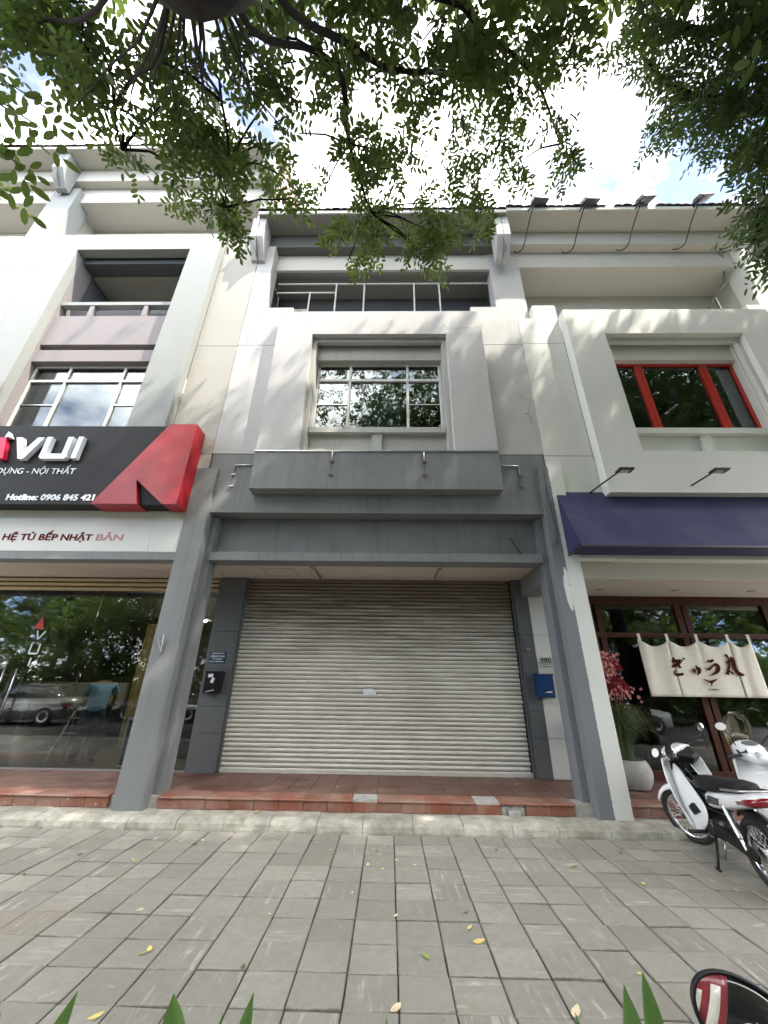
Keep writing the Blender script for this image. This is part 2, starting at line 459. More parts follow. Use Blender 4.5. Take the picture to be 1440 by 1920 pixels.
# ------------------------------------------------------------------ mesh helpers
class MB:
    def __init__(s):
        s.v = []
        s.f = []
    def add(s, vs, fs):
        o = len(s.v)
        s.v += [tuple(x) for x in vs]
        s.f += [tuple(i + o for i in f) for f in fs]
        return s
    def box(s, x0, x1, y0, y1, z0, z1):
        v = [(x, y, z) for z in (z0, z1) for y in (y0, y1) for x in (x0, x1)]
        return s.add(v, [(0, 2, 3, 1), (4, 5, 7, 6), (0, 1, 5, 4), (2, 6, 7, 3), (0, 4, 6, 2), (1, 3, 7, 5)])
    def prism_y(s, poly, y0, y1):
        """poly in (x, z), counter-clockwise seen from -y"""
        n = len(poly)
        v = [(x, y0, z) for x, z in poly] + [(x, y1, z) for x, z in poly]
        fs = [tuple(range(n)), tuple(range(2 * n - 1, n - 1, -1))]
        fs += [(i, i + n, (i + 1) % n + n, (i + 1) % n) for i in range(n)]
        return s.add(v, fs)
    def prism_x(s, poly, x0, x1):
        """poly in (y, z)"""
        n = len(poly)
        v = [(x0, y, z) for y, z in poly] + [(x1, y, z) for y, z in poly]
        fs = [tuple(range(n - 1, -1, -1)), tuple(range(n, 2 * n))]
        fs += [(i, (i + 1) % n, (i + 1) % n + n, i + n) for i in range(n)]
        return s.add(v, fs)
    def frame(s, X0, X1, Z0, Z1, x0, x1, z0, z1, y0, y1):
        """rectangular slab with a rectangular hole"""
        v = []
        for y in (y0, y1):
            v += [(X0, y, Z0), (X1, y, Z0), (X1, y, Z1), (X0, y, Z1), (x0, y, z0), (x1, y, z0), (x1, y, z1), (x0, y, z1)]
        fs = []
        for i in range(4):
            j = (i + 1) % 4
            fs += [(i, j, 4 + j, 4 + i), (8 + i, 12 + i, 12 + j, 8 + j), (i, 8 + i, 8 + j, j), (4 + i, 4 + j, 12 + j, 12 + i)]
        return s.add(v, fs)
    def tube(s, pts, rad, n=8, caps=True):
        pts = [Vector(p) for p in pts]
        if isinstance(rad, (int, float)):
            rad = [rad] * len(pts)
        o = len(s.v)
        up = None
        for k, p in enumerate(pts):
            a = pts[max(0, k - 1)]
            c = pts[min(len(pts) - 1, k + 1)]
            t = (c - a)
            if t.length < 1e-9:
                t = Vector((0, 0, 1))
            t.normalize()
            if up is None:
                up = Vector((0, 0, 1)) if abs(t.z) < 0.9 else Vector((1, 0, 0))
            u = (up - t * up.dot(t))
            if u.length < 1e-6:
                u = t.orthogonal()
            u.normalize()
            up = u
            w = t.cross(u)
            for i in range(n):
                an = 2 * PI * i / n
                s.v.append(tuple(p + (u * math.cos(an) + w * math.sin(an)) * rad[k]))
        for k in range(len(pts) - 1):
            for i in range(n):
                j = (i + 1) % n
                s.f.append((o + k * n + i, o + k * n + j, o + (k + 1) * n + j, o + (k + 1) * n + i))
        if caps:
            s.f.append(tuple(o + i for i in range(n - 1, -1, -1)))
            e = o + (len(pts) - 1) * n
            s.f.append(tuple(e + i for i in range(n)))
        return s
    def lathe(s, prof, c=(0, 0, 0), n=24, axis='z', close=False):
        """prof: (radius, height) pairs"""
        o = len(s.v)
        c = Vector(c)
        for r, h in prof:
            for i in range(n):
                a = 2 * PI * i / n
                x, y = r * math.cos(a), r * math.sin(a)
                q = {'z': (x, y, h), 'y': (x, h, y), 'x': (h, x, y)}[axis]
                s.v.append(tuple(c + Vector(q)))
        m = len(prof)
        for k in range(m if close else m - 1):
            k2 = (k + 1) % m
            for i in range(n):
                j = (i + 1) % n
                s.f.append((o + k * n + i, o + k * n + j, o + k2 * n + j, o + k2 * n + i))
        if not close:
            s.f.append(tuple(o + i for i in range(n - 1, -1, -1)))
            s.f.append(tuple(o + (m - 1) * n + i for i in range(n)))
        return s
    def loft(s, rings, caps=True):
        n = len(rings[0])
        o = len(s.v)
        for r in rings:
            s.v += [tuple(p) for p in r]
        for k in range(len(rings) - 1):
            for i in range(n):
                j = (i + 1) % n
                s.f.append((o + k * n + i, o + k * n + j, o + (k + 1) * n + j, o + (k + 1) * n + i))
        if caps:
            s.f.append(tuple(o + i for i in range(n - 1, -1, -1)))
            e = o + (len(rings) - 1) * n
            s.f.append(tuple(e + i for i in range(n)))
        return s
    def ball(s, c, rx, ry, rz, n=14, m=8):
        rings = []
        for k in range(1, m):
            th = PI * k / m
            rings.append([(c[0] + rx * math.sin(th) * math.cos(2 * PI * i / n), c[1] + ry * math.sin(th) * math.sin(2 * PI * i / n), c[2] - rz * math.cos(th)) for i in range(n)])
        return s.loft(rings)
    def mesh(s, name, smooth=False):
        me = bpy.data.meshes.new(name)
        me.from_pydata(s.v, [], s.f)
        bm = bmesh.new()
        bm.from_mesh(me)
        bmesh.ops.recalc_face_normals(bm, faces=bm.faces)
        bm.to_mesh(me)
        bm.free()
        if smooth:
            me.polygons.foreach_set('use_smooth', [True] * len(me.polygons))
        return me
    def build(s, name, mat, parent=None, smooth=False, bevel=0.0, sub=0, auto=False):
        return link(name, s.mesh(name, smooth or auto), mat, parent, bevel, sub, auto)

def link(name, me, mat, parent=None, bevel=0.0, sub=0, auto=False, loc=None, rot=None):
    if mat is not None and not me.materials:
        me.materials.append(mat)
    o = bpy.data.objects.new(name, me)
    COL.objects.link(o)
    if loc is not None:
        o.location = loc
    if rot is not None:
        o.rotation_euler = rot
    if parent is not None:
        o.parent = parent
        if parent.type == 'EMPTY' and parent.get('_world'):
            o.matrix_parent_inverse = Matrix.Translation(-Vector(parent.location))
    if bevel:
        b = o.modifiers.new('bevel', 'BEVEL')
        b.width = bevel
        b.segments = 2
        b.limit_method = 'ANGLE'
        b.angle_limit = math.radians(40)
    if sub:
        m = o.modifiers.new('sub', 'SUBSURF')
        m.levels = sub
        m.render_levels = sub
    if auto:
        w = o.modifiers.new('weighted', 'WEIGHTED_NORMAL')
        w.keep_sharp = True
        if not sub:
            es = o.modifiers.new('edges', 'EDGE_SPLIT')
            es.split_angle = math.radians(38)
    return o

def tag(o, label=None, cat=None, group=None, kind=None):
    if label:
        o['label'] = label
    if cat:
        o['category'] = cat
    if group:
        o['group'] = group
    if kind:
        o['kind'] = kind
    return o

def thing(name, loc, label=None, cat=None, group=None, kind=None, local=False):
    """an Empty at the thing's base; parts are modelled in world coordinates unless local"""
    o = bpy.data.objects.new(name, None)
    COL.objects.link(o)
    o.location = loc
    o.empty_display_size = 0.1
    if not local:
        o['_world'] = 1
    return tag(o, label, cat, group, kind)

def box(name, x0, x1, y0, y1, z0, z1, mat, parent=None, bevel=0.004):
    return MB().box(x0, x1, y0, y1, z0, z1).build(name, mat, parent, bevel=bevel)

def text(name, body, x, y, z, size, mat, parent=None, align='LEFT', depth=0.003, bold=0.0, width=None, shear=0.0, sx=1.0):
    """raised flat lettering standing in the XZ plane, facing -Y"""
    cu = bpy.data.curves.new('tmp_text', 'FONT')
    cu.body = body
    cu.size = size
    cu.align_x = align
    cu.extrude = depth
    cu.offset = bold
    cu.shear = shear
    cu.resolution_u = 3
    tmp = bpy.data.objects.new('tmp_text', cu)
    COL.objects.link(tmp)
    bpy.context.view_layer.update()
    me = bpy.data.meshes.new_from_object(tmp.evaluated_get(bpy.context.evaluated_depsgraph_get()))
    bpy.data.objects.remove(tmp)
    bpy.data.curves.remove(cu)
    me.name = name
    co = np.empty(len(me.vertices) * 3)
    me.vertices.foreach_get('co', co)
    co = co.reshape(-1, 3)
    if width:
        sx = width / (co[:, 0].max() - co[:, 0].min())
        if align == 'LEFT':
            co[:, 0] -= co[:, 0].min()
    n = np.empty_like(co)
    n[:, 0] = co[:, 0] * sx + x
    n[:, 1] = y - co[:, 2]
    n[:, 2] = co[:, 1] + z
    me.vertices.foreach_set('co', n.ravel())
    me.materials.clear()
    return link(name, me, mat, parent)

# ------------------------------------------------------------------ ground, kerb, paving
def sheet(name, x0, x1, y0, y1, z, mat):
    return tag(MB().add([(x0, y0, z), (x1, y0, z), (x1, y1, z), (x0, y1, z)], [(0, 1, 2, 3)]).build(name, mat), kind='structure')
sheet('ground', -400, 400, -400, 400, -0.06, M_GROUND)

pave = thing('pavement', (0, 3.5, 0), kind='structure')
box('joint_bed', -16, 16, 1.0, 5.35, -0.05, -0.016, M_SAND, pave, 0)
# one rough-edged paver mesh in four variants, shared by all
def paver_mesh(k):
    r = random.Random(k)
    a, b, c = PVX / 2 - 0.0045, PVY / 2 - 0.0050, 0.007
    v = []
    for z, i in ((-0.04, 0.0), (-0.006, 0.0), (0.0, c)):
        for sx, sy in ((-1, -1), (0, -1), (1, -1), (1, 0), (1, 1), (0, 1), (-1, 1), (-1, 0)):
            j = 0.0022
            v.append((sx * (a - i) + r.uniform(-j, j), sy * (b - i) + r.uniform(-j, j), z + r.uniform(-0.001, 0.001)))
    fs = []
    for t in (0, 8):
        for i in range(8):
            fs.append((t + i, t + (i + 1) % 8, t + 8 + (i + 1) % 8, t + 8 + i))
    v.append((0, 0, 0.0))
    fs += [(16 + i, 16 + (i + 1) % 8, 24) for i in range(8)]
    m = MB().add(v, fs).mesh('paver')
    m.materials.append(M_PAVER)
    return m
PM = [paver_mesh(k) for k in range(5)]
rest = MB()
cand = []
for i in range(-54, 54):
    for j in range(-6, 9):
        x, y = PX0 + (i + 0.5) * PVX, PY0 + (j + 0.5) * PVY
        q = pix((x, y, 0))
        vis = q is not None and -60 < q[0] < 1500 and q[1] < 1990
        cand.append((0 if vis else 1, x * x + y * y, x, y))
cand.sort()
for k, (hid, d, x, y) in enumerate(cand):
    r = random.Random(k)
    if k < 300 and not hid:
        link('paver', PM[r.randrange(5)], None, pave, loc=(x, y, r.uniform(-0.005, 0.004)),
             rot=(r.uniform(-0.012, 0.012), r.uniform(-0.012, 0.012), r.choice((0, PI))))
    else:
        rest.box(x - PVX / 2 + 0.004, x + PVX / 2 - 0.004, y - PVY / 2 + 0.003, y + PVY / 2 - 0.003, -0.04, r.uniform(-0.004, 0.003))
tag(rest.build('outer_pavers', M_PAVER, pave), kind='stuff')

kerb = thing('kerb', (0, 5.35, 0), kind='structure')
x = -13.03
k = 0
while x < 13:
    r = random.Random(100 + k)
    ln = 0.53 + r.uniform(-0.03, 0.03)
    m = MB()
    rings = []
    nseg = 6
    h = 0.112 + r.uniform(-0.004, 0.004)
    ys = 5.205 + r.uniform(-0.004, 0.004)
    for s in range(nseg + 1):
        xx = x + 0.0022 + (ln - 0.0044) * s / nseg
        e = 0.003 if s in (0, nseg) else 0.0
        j = lambda a=0.004: r.uniform(-a, a)
        rings.append([(xx, ys + e, -0.05), (xx, ys + e + j(), 0.02 + j()), (xx, ys + 0.012 + e + j(), h * 0.6 + j()), (xx, ys + 0.045 + j(), h - 0.018 - e + j()),
                      (xx, ys + 0.10 + j(), h - e * 0.5 + j(0.003)), (xx, 5.60, h + 0.004), (xx, 5.60, -0.05)])
    m.loft(rings)
    m.build('kerb_stone', M_KERB, kerb, smooth=False, bevel=0.003)
    x += ln
    k += 1

# ------------------------------------------------------------------ tiled porch
porch = thing('porch_floor', (0, 6.2, 0), kind='structure')
box('porch_slab', -13, 13, 5.56, 11.0, 0.0, 0.232, M_MORTAR, porch, 0)
TP = 0.2925
def tile_mesh(w, d, h, nose=False):
    a = w / 2 - 0.002
    if nose:
        prof = [(0.0, 0.0), (-0.012, 0.004), (-0.017, 0.014), (-0.012, 0.024), (0.0, 0.028), (d, 0.028), (d, 0.0)]
        m = MB().prism_x(prof, -a, a).mesh('nosing_tile')
    else:
        m = MB()
        b, c = d / 2 - 0.002, 0.003
        m.add([(-a, -b, 0), (a, -b, 0), (a, b, 0), (-a, b, 0), (-a + c, -b + c, h), (a - c, -b + c, h), (a - c, b - c, h), (-a + c, b - c, h)],
              [(0, 1, 5, 4), (1, 2, 6, 5), (2, 3, 7, 6), (3, 0, 4, 7), (4, 5, 6, 7)])
        m = m.mesh('floor_tile')
    return m
TM, TN = tile_mesh(TP, TP, 0.010), tile_mesh(TP, 0.262, 0, True)
TM.materials.append(M_TILE)
TN.materials.append(M_RISER)
RM = MB().box(-TP / 2 + 0.003, TP / 2 - 0.003, 5.522, 5.57, 0.118, 0.212).mesh('riser_tile')
RM.materials.append(M_RISER)
gone_n, gone_r = {9, 14}, {15}
col0 = -15
for i in range(col0, 34):
    xc = -3.07 + (i + 0.5) * TP
    if not (-7.6 < xc < 6.2):
        continue
    r = random.Random(i)
    inmain = -2.9 < xc < 2.45
    if not (-3.42 < xc < -2.78 or 2.3 < xc < 2.88):
        if i not in gone_n:
            link('nosing_tile', TN, None, porch, loc=(xc, 5.512, 0.214 + r.uniform(-0.002, 0.002)), rot=(0, r.uniform(-0.006, 0.006), 0))
        if i not in gone_r:
            link('riser_tile', RM, None, porch, loc=(xc, r.uniform(-0.002, 0.002), 0))
    for j in range(4):
        yc = 5.775 + (j + 0.5) * TP
        link('floor_tile', TM, None, porch, loc=(xc, yc, 0.232 + r.uniform(-0.0008, 0.0008)))
for i, w in ((9, 1.0), (14, 1.0), (15, 0.9)):
    xc = -3.07 + (i + 0.5) * TP
    m = MB()
    r = random.Random(i)
    rings = []
    for s in range(9):
        xx = xc - TP * w / 2 + TP * w * s / 8
        d = r.uniform(0, 0.025)
        rings.append([(xx, 5.525 + d, 0.10), (xx, 5.520 + d, 0.17 + r.uniform(-0.02, 0.02)), (xx, 5.53 + d, 0.226 + r.uniform(-0.012, 0.004)), (xx, 5.78, 0.240), (xx, 5.78, 0.10)])
    m.loft(rings).build('broken_mortar', M_MORTAR, porch)
# loose lump of concrete that fell off the broken riser
lump = MB()
r = random.Random(5)
lump.loft([[(1.40 + dx + r.uniform(-.008, .008), 5.47 + dy, z) for dx, dy in ((0, 0), (0.13, -0.005), (0.135, 0.06), (0.0, 0.07))] for z in (0.113, 0.165)])
tag(lump.build('concrete_lump', M_MORTAR, bevel=0.006), 'broken pale lump of concrete on the kerb below the damaged step', 'rubble')

# ------------------------------------------------------------------ the row of shophouses
MOD = 5.65
YW, YP = 5.46, 5.26          # wall plane, raised window panel plane
PX = [-8.72, -3.07, 2.58, 8.23]
def roof_and_terrace(root, x0, x1, ze, zpar, wallmat, ceil=True, back=M_DGREY, dz=0.0, soff=M_EAVE, face=M_EAVE):
    """eave, stepped beams, terrace recess and tile edge between two party lines"""
    z1, z2 = ze - 0.45 - dz, ze - 0.98 - dz * 2
    rf = MB()
    rf.prism_x([(5.05, ze), (5.05, ze + 0.055), (9.5, ze + 2.1), (9.5, ze + 2.0), (5.6, ze + 0.0)], x0 + 0.003, x1 - 0.003)
    roof = rf.build('roof', soff, root)
    box('fascia_board', x0 + 0.003, x1 - 0.003, 5.02, 5.048, ze - 0.012, ze + 0.085, M_WHITE, roof)
    box('eave_beam', x0 + 0.004, x1 - 0.004, 5.50, 5.70, z1, ze - 0.001, face, root)
    box('ceiling_beam', x0 + 0.004, x1 - 0.004, 5.702, 5.76, z2, z1 + 0.3, M_EAVE, root)
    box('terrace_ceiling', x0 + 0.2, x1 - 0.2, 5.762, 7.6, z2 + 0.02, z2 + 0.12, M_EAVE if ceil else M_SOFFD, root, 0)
    box('terrace_back_wall', x0 + 0.2, x1 - 0.2, 6.45, 6.6, zpar - 1.2, z2 + 0.018, back, root, 0)
    for s, xx in ((1, x0), (-1, x1)):
        box('terrace_side_wall', min(xx + s * 0.05, xx + s * 0.2), max(xx + s * 0.05, xx + s * 0.2), 5.93, 6.448, zpar - 1.2, z2 + 0.019, back if not ceil else wallmat, root, 0)
    # one course of roof tiles along the eave
    tm = MB()
    n = 5
    pr = [(0.104 * math.cos(PI * k / n), 0.05 * math.sin(PI * k / n)) for k in range(n + 1)]
    v = [(a, 0, b) for a, b in pr] + [(a * 0.95, 0.42, b + 0.19) for a, b in pr] + [(a * 0.8, 0, b * 0.7 - 0.006) for a, b in pr]
    f = [(k, k + 1, n + 1 + k + 1, n + 1 + k) for k in range(n)] + [(k + 1, k, 2 * n + 2 + k, 2 * n + 3 + k) for k in range(n)]
    me = tm.add(v, f).mesh('roof_tile', True)
    me.materials.append(M_ROOFT)
    cnt = int((x1 - x0) / 0.188)
    for k in range(cnt):
        r = random.Random(int(ze * 10) + k)
        xx = x0 + (k + 0.5) * (x1 - x0) / cnt
        if ze < 11.35 and x0 > 2 and k in (12, 17):
            continue
        link('roof_tile', me, None, roof, loc=(xx, 4.985 + r.uniform(-0.012, 0.012), ze + 0.088 + r.uniform(-0.006, 0.006)), rot=(0, r.uniform(-0.05, 0.05), 0))
    return z1, z2

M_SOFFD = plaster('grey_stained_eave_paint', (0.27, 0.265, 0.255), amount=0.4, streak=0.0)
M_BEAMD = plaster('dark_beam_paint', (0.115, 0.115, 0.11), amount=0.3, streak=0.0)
M_ROOFT = stone('brown_roof_tile', (0.045, 0.026, 0.02), (0.10, 0.055, 0.042), (0.04, 0.033, 0.03), 8)

def bracket(root, xp, ze, mat, halves=True):
    """corbel under the eave; two halves with a joint on the party line"""
    poly = [(5.12, ze + 0.0), (5.12, ze - 0.66), (5.40, ze - 1.08), (5.52, ze - 1.08), (5.52, ze)]
    for s in (-1, 1):
        MB().prism_x(poly, min(xp + s * 0.006, xp + s * 0.15), max(xp + s * 0.006, xp + s * 0.15)).build('eave_bracket', mat, root, bevel=0.006)
    box('bracket_joint', xp - 0.0055, xp + 0.0055, 5.13, 5.51, ze - 1.05, ze - 0.01, M_GROOVE, root, 0)

def wall_panels(root, mat, x0, x1, zs, y=YW, th=0.2):
    """rendered wall cut by thin horizontal shadow grooves"""
    box('wall_backing', x0 + 0.006, x1 - 0.006, y + 0.012, y + th, zs[0] + 0.01, zs[-1] - 0.01, M_GROOVE, root, 0)
    for a, b in zip(zs[:-1], zs[1:]):
        box('wall_panel', x0 + 0.003, x1 - 0.003, y, y + th - 0.02, a + 0.005, b - 0.005, mat, root, 0.003)

def window(root, xc, z0, z1, y, fmat, style, hw=1.17):
    """framed window: mullions, transom, glass panes, all parts of one window"""
    w = MB().frame(xc - hw, xc + hw, z0, z1, xc - hw + 0.045, xc + hw - 0.045, z0 + 0.045, z1 - 0.045, y, y + 0.06).build('window', fmat, root, bevel=0.003)
    if style == 'grid':
        zt = 6.84
        ms = (xc - 0.555, xc + 0.555)
        box('transom', xc - hw + 0.045, xc + hw - 0.045, y - 0.004, y + 0.056, zt - 0.028, zt + 0.028, fmat, w, 0.003)
        for mx in ms:
            box('mullion', mx - 0.024, mx + 0.024, y + 0.002, y + 0.058, z0 + 0.04, z1 - 0.04, fmat, w, 0.003)
        for a, b in ((xc - hw + 0.045, ms[0] - 0.03), (ms[1] + 0.03, xc + hw - 0.045)):
            box('sash_rail', a, b, y + 0.012, y + 0.03, 6.25, 6.272, M_STEEL, w, 0.001)
        cells = [(a, b, c, d) for a, b in ((xc - hw + 0.045, ms[0] - 0.03), (ms[0] + 0.03, ms[1] - 0.03), (ms[1] + 0.03, xc + hw - 0.045)) for c, d in ((z0 + 0.045, zt - 0.03), (zt + 0.03, z1 - 0.045))]
    else:
        ms = (xc - 0.62, xc + 0.62)
        for mx in ms:
            box('mullion', mx - 0.075, mx - 0.004, y - 0.006, y + 0.056, z0 + 0.03, z1 - 0.03, fmat, w, 0.003)
            box('mullion', mx + 0.004, mx + 0.075, y - 0.006, y + 0.056, z0 + 0.03, z1 - 0.03, fmat, w, 0.003)
        cells = [(xc - hw + 0.045, ms[0] - 0.075, z0 + 0.045, z1 - 0.045), (ms[0] + 0.075, ms[1] - 0.075, z0 + 0.045, z1 - 0.045), (ms[1] + 0.075, xc + hw - 0.045, z0 + 0.045, z1 - 0.045)]
    for a, b, c, d in cells:
        box('pane', a, b, y + 0.030, y + 0.036, c, d, M_GLASS, w, 0)
    return w

def room(root, x0, x1, y0, y1, z0, z1, mat, name='room_shell'):
    """inside faces of a closed room, open to the front"""
    m = MB()
    m.add([(x0, y0, z0), (x1, y0, z0), (x1, y1, z0), (x0, y1, z0), (x0, y0, z1), (x1, y0, z1), (x1, y1, z1), (x0, y1, z1)],
          [(0, 1, 2, 3), (7, 6, 5, 4), (3, 2, 6, 7), (0, 3, 7, 4), (2, 1, 5, 6)])
    return m.build(name, mat, root)

def window_panel(root, xc, mat, style, fmat, zb, frame2, trim, ztop=8.33):
    """raised panel with the stepped window recess"""
    xl, xr = xc - 2.0, xc + 2.0
    MB().frame(xl, xr, zb, ztop, xc - 1.30, xc + 1.30, 5.01, 7.69, YP, YW - 0.002).build('window_panel', mat, root, bevel=0.006)
    MB().frame(xc - 1.36, xc + 1.36, 4.96, 7.75, xc - 1.215, xc + 1.215, 5.06, 7.59, 5.36, 5.452).build('recess_frame', frame2, root, bevel=0.004)
    box('lintel', xc - 1.26, xc + 1.26, 5.50, 5.72, 7.255, 7.80, trim, root)
    box('window_jamb', xc - 1.40, xc - 1.205, 5.456, 5.72, 5.0, 7.80, frame2, root)
    box('window_jamb', xc + 1.205, xc + 1.40, 5.456, 5.72, 5.0, 7.80, frame2, root)
    box('window_sill', xc - 1.204, xc + 1.204, 5.42, 5.72, 5.485, 5.60, frame2, root, 0.006)
    box('apron_panel', xc - 1.204, xc + 1.204, 5.51, 5.70, 5.0, 5.483, trim, root)
    box('apron_pier', xc - 0.09, xc + 0.09, 5.455, 5.508, 5.0, 5.482, frame2, root)
    return window(root, xc, 5.601, 7.253, 5.60, fmat, style, 1.2)

# ---------------- the grey shophouse in the middle
X0, X1 = PX[1], PX[2]
XC = (X0 + X1) / 2
hc = thing('shophouse', (XC, 5.42, 0), 'grey and pale lilac shophouse with closed shutter in the middle', 'house')
wall_panels(hc, M_PALE, X0, XC - 2.0, [5.06, 7.62, 8.36])
wall_panels(hc, M_PALE, XC + 2.0, X1, [5.06, 7.62, 8.36])
box('wall_core', X0 + 0.01, X1 - 0.01, 5.74, 5.9, 3.98, 4.98, M_GREY, hc, 0)
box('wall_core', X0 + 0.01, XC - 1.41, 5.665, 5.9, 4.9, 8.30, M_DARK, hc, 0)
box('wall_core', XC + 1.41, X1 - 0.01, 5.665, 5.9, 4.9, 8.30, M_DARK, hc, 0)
box('grey_wall_band', X0 + 0.02, X1 - 0.02, YW + 0.004, 5.72, 3.96, 5.055, M_GREY, hc)
window_panel(hc, XC, M_PALE, 'grid', M_ALU, 4.995, M_TRIM, M_TRIM)
box('fascia_box', XC - 2.004, XC + 2.004, YP - 0.004, YW, 4.285, 4.99, M_GREY, hc, 0.005)
box('flashing_strip', XC - 2.02, XC + 2.02, YP - 0.018, YP - 0.002, 4.975, 5.0, M_STEEL, hc, 0)
box('fascia_recess', -2.93, 2.45, 5.76, 5.9, 3.30, 3.99, M_GREY, hc, 0)
box('porch_beam', -2.80, 2.32, 5.56, 5.86, 3.20, 3.335, M_GREY, hc, 0.006)
box('porch_ceiling', -3.06, 2.57, 5.862, 6.95, 3.24, 3.30, M_SOFF, hc, 0)
for xx in (-1.28, 0.82):
    b_ = box('light_batten', xx - 0.028, xx + 0.028, 6.02, 6.70, 3.21, 3.239, M_STEEL, hc)
    box('tube', xx - 0.011, xx + 0.011, 6.05, 6.67, 3.198, 3.209, M_ALU, b_, 0)
hat = MB()
hat.frame(-2.15, -1.62, 6.12, 6.62, -2.145, -1.625, 6.125, 6.615, 3.236, 3.2395)
hat.v = [(x_, z_, y_) for x_, y_, z_ in hat.v]
hat.build('ceiling_hatch', M_GROOVE, hc)
# left pillar (all grey) and right pillar (half grey, half white)
lp = box('pillar', -3.25, -2.89, 5.42, 5.60, 0.105, 4.755, M_GREY, hc, 0.006)
box('pilaster', -3.36, -2.80, 5.602, 5.84, 0.2, 3.94, M_GREY, lp, 0.006)
rp_ = box('pillar', 2.41, 2.80, 5.42, 5.60, 0.105, 4.80, M_SPLIT, hc, 0.006)
box('pilaster', 2.325, 2.90, 5.602, 5.84, 0.2, 3.94, M_SPLIT, rp_, 0.006)
# upper columns
lc = box('column', X0 + 0.004, -2.72, 5.47, 5.80, 8.30, 10.82, M_PALE, hc, 0.006)
box('column', 2.27, 2.94, 5.68, 5.99, 8.30, 10.9, M_PALE, hc, 0.006)
for a, b in ((-2.718, -2.10), (1.66, 2.268)):
    box('parapet_block', a, b, 5.52, 5.76, 8.30, 8.79, M_PALE, hc, 0.008)
box('parapet', -2.715, 2.265, 5.54, 5.74, 7.9, 8.325, M_PALE, hc, 0)
box('terrace_floor', X0 + 0.02, X1 - 0.02, 5.76, 6.9, 8.0, 8.12, M_DGREY, hc, 0)
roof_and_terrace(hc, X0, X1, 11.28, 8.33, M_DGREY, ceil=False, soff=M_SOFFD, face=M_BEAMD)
bracket(hc, X0 + 0.02, 11.28, M_PALE)
bracket(hc, X1 - 0.10, 11.28, M_PALE)
# steel frame left standing on the terrace
yr = 5.84
rail = thing('terrace_railing', (XC, yr, 8.3), 'thin grey steel railing frame on the upper terrace of the grey shophouse', 'railing')
def bar(p, q, w=0.019, name='bar'):
    MB().tube([p, q], w, 6).build(name, plain('pale_railing_paint', (0.52, 0.52, 0.50), 0.4), rail)
zt, zm, zb = 10.0, 9.70, 8.2
bar((-2.66, yr, zt), (2.24, yr, zt), name='top_rail')
bar((-2.66, yr, zm), (-1.29, yr, zm), name='mid_rail')
bar((-0.66, yr + 0.03, 9.06), (0.51, yr + 0.03, 9.06), 0.022, 'low_rail')
for xx, z_ in ((-1.89, zm), (-1.29, zt), (-0.64, zt), (0.51, zt), (1.09, zt)):
    bar((xx, yr, zb), (xx, yr, z_), 0.02, 'post')
# curtain behind the middle pane
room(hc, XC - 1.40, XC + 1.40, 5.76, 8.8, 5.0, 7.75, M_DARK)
cu = MB()
n = 60
top, bot = [], []
for k in range(n + 1):
    t = k / n
    xx = XC - 0.52 + 1.0 * t
    yy = 5.86 + 0.03 * math.sin(t * 46) + 0.018 * math.sin(t * 23 + 1)
    top.append((xx, yy, 7.1))
    bot.append((xx, yy + 0.01 * math.sin(t * 60), 5.55))
cu.add(top + bot, [(k, k + 1, n + 2 + k, n + 1 + k) for k in range(n)])
o = cu.build('curtain', plain('teal_curtain_cloth', (0.20, 0.33, 0.36), 0.8), hc, smooth=True)
m = o.modifiers.new('thick', 'SOLIDIFY')
m.thickness = 0.004
# shutter and its clad jambs
sh = box('roller_shutter', -2.66, 2.23, 6.90, 6.94, 0.245, 3.238, M_DARK, hc, 0)
SP = 0.065
prof = [(6.872, 0.0), (6.858, SP * 0.10), (6.846, SP * 0.32), (6.838, SP * 0.48), (6.837, SP * 0.62), (6.841, SP * 0.78), (6.852, SP * 0.88), (6.868, SP * 0.93), (6.888, SP * 0.94), (6.890, 0.002)]
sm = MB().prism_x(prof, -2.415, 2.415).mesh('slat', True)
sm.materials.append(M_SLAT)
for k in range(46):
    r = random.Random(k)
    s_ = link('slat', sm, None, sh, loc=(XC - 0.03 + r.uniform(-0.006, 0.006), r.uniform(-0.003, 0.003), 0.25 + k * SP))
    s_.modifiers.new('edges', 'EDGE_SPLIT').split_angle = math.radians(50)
box('bottom_bar', -2.61, 2.19, 6.835, 6.895, 0.243, 0.30, plain('cream_bottom_bar', (0.55, 0.53, 0.48), 0.5), sh, 0.006)
zs = [0.242, 0.77, 1.12 + 0.02, 1.69, 2.29, 2.95, 3.238]
for nm, a, b in (('left', -3.08, -2.62), ('right', 2.20, 2.435)):
    box('jamb_core', a + 0.006, b - 0.006, 6.762, 6.95, 0.242, 3.237, M_DARK, hc, 0)
    for z0, z1 in zip(zs[:-1], zs[1:]):
        box('cladding_panel', a, b, 6.75, 6.76 + 0.08, z0 + 0.003, z1 - 0.003, M_JAMB, hc, 0.002)
box('shutter_guide', -2.618, -2.585, 6.80, 6.86, 0.242, 3.237, M_JAMB, hc)
box('shutter_guide', 2.165, 2.198, 6.80, 6.86, 0.242, 3.237, M_JAMB, hc)
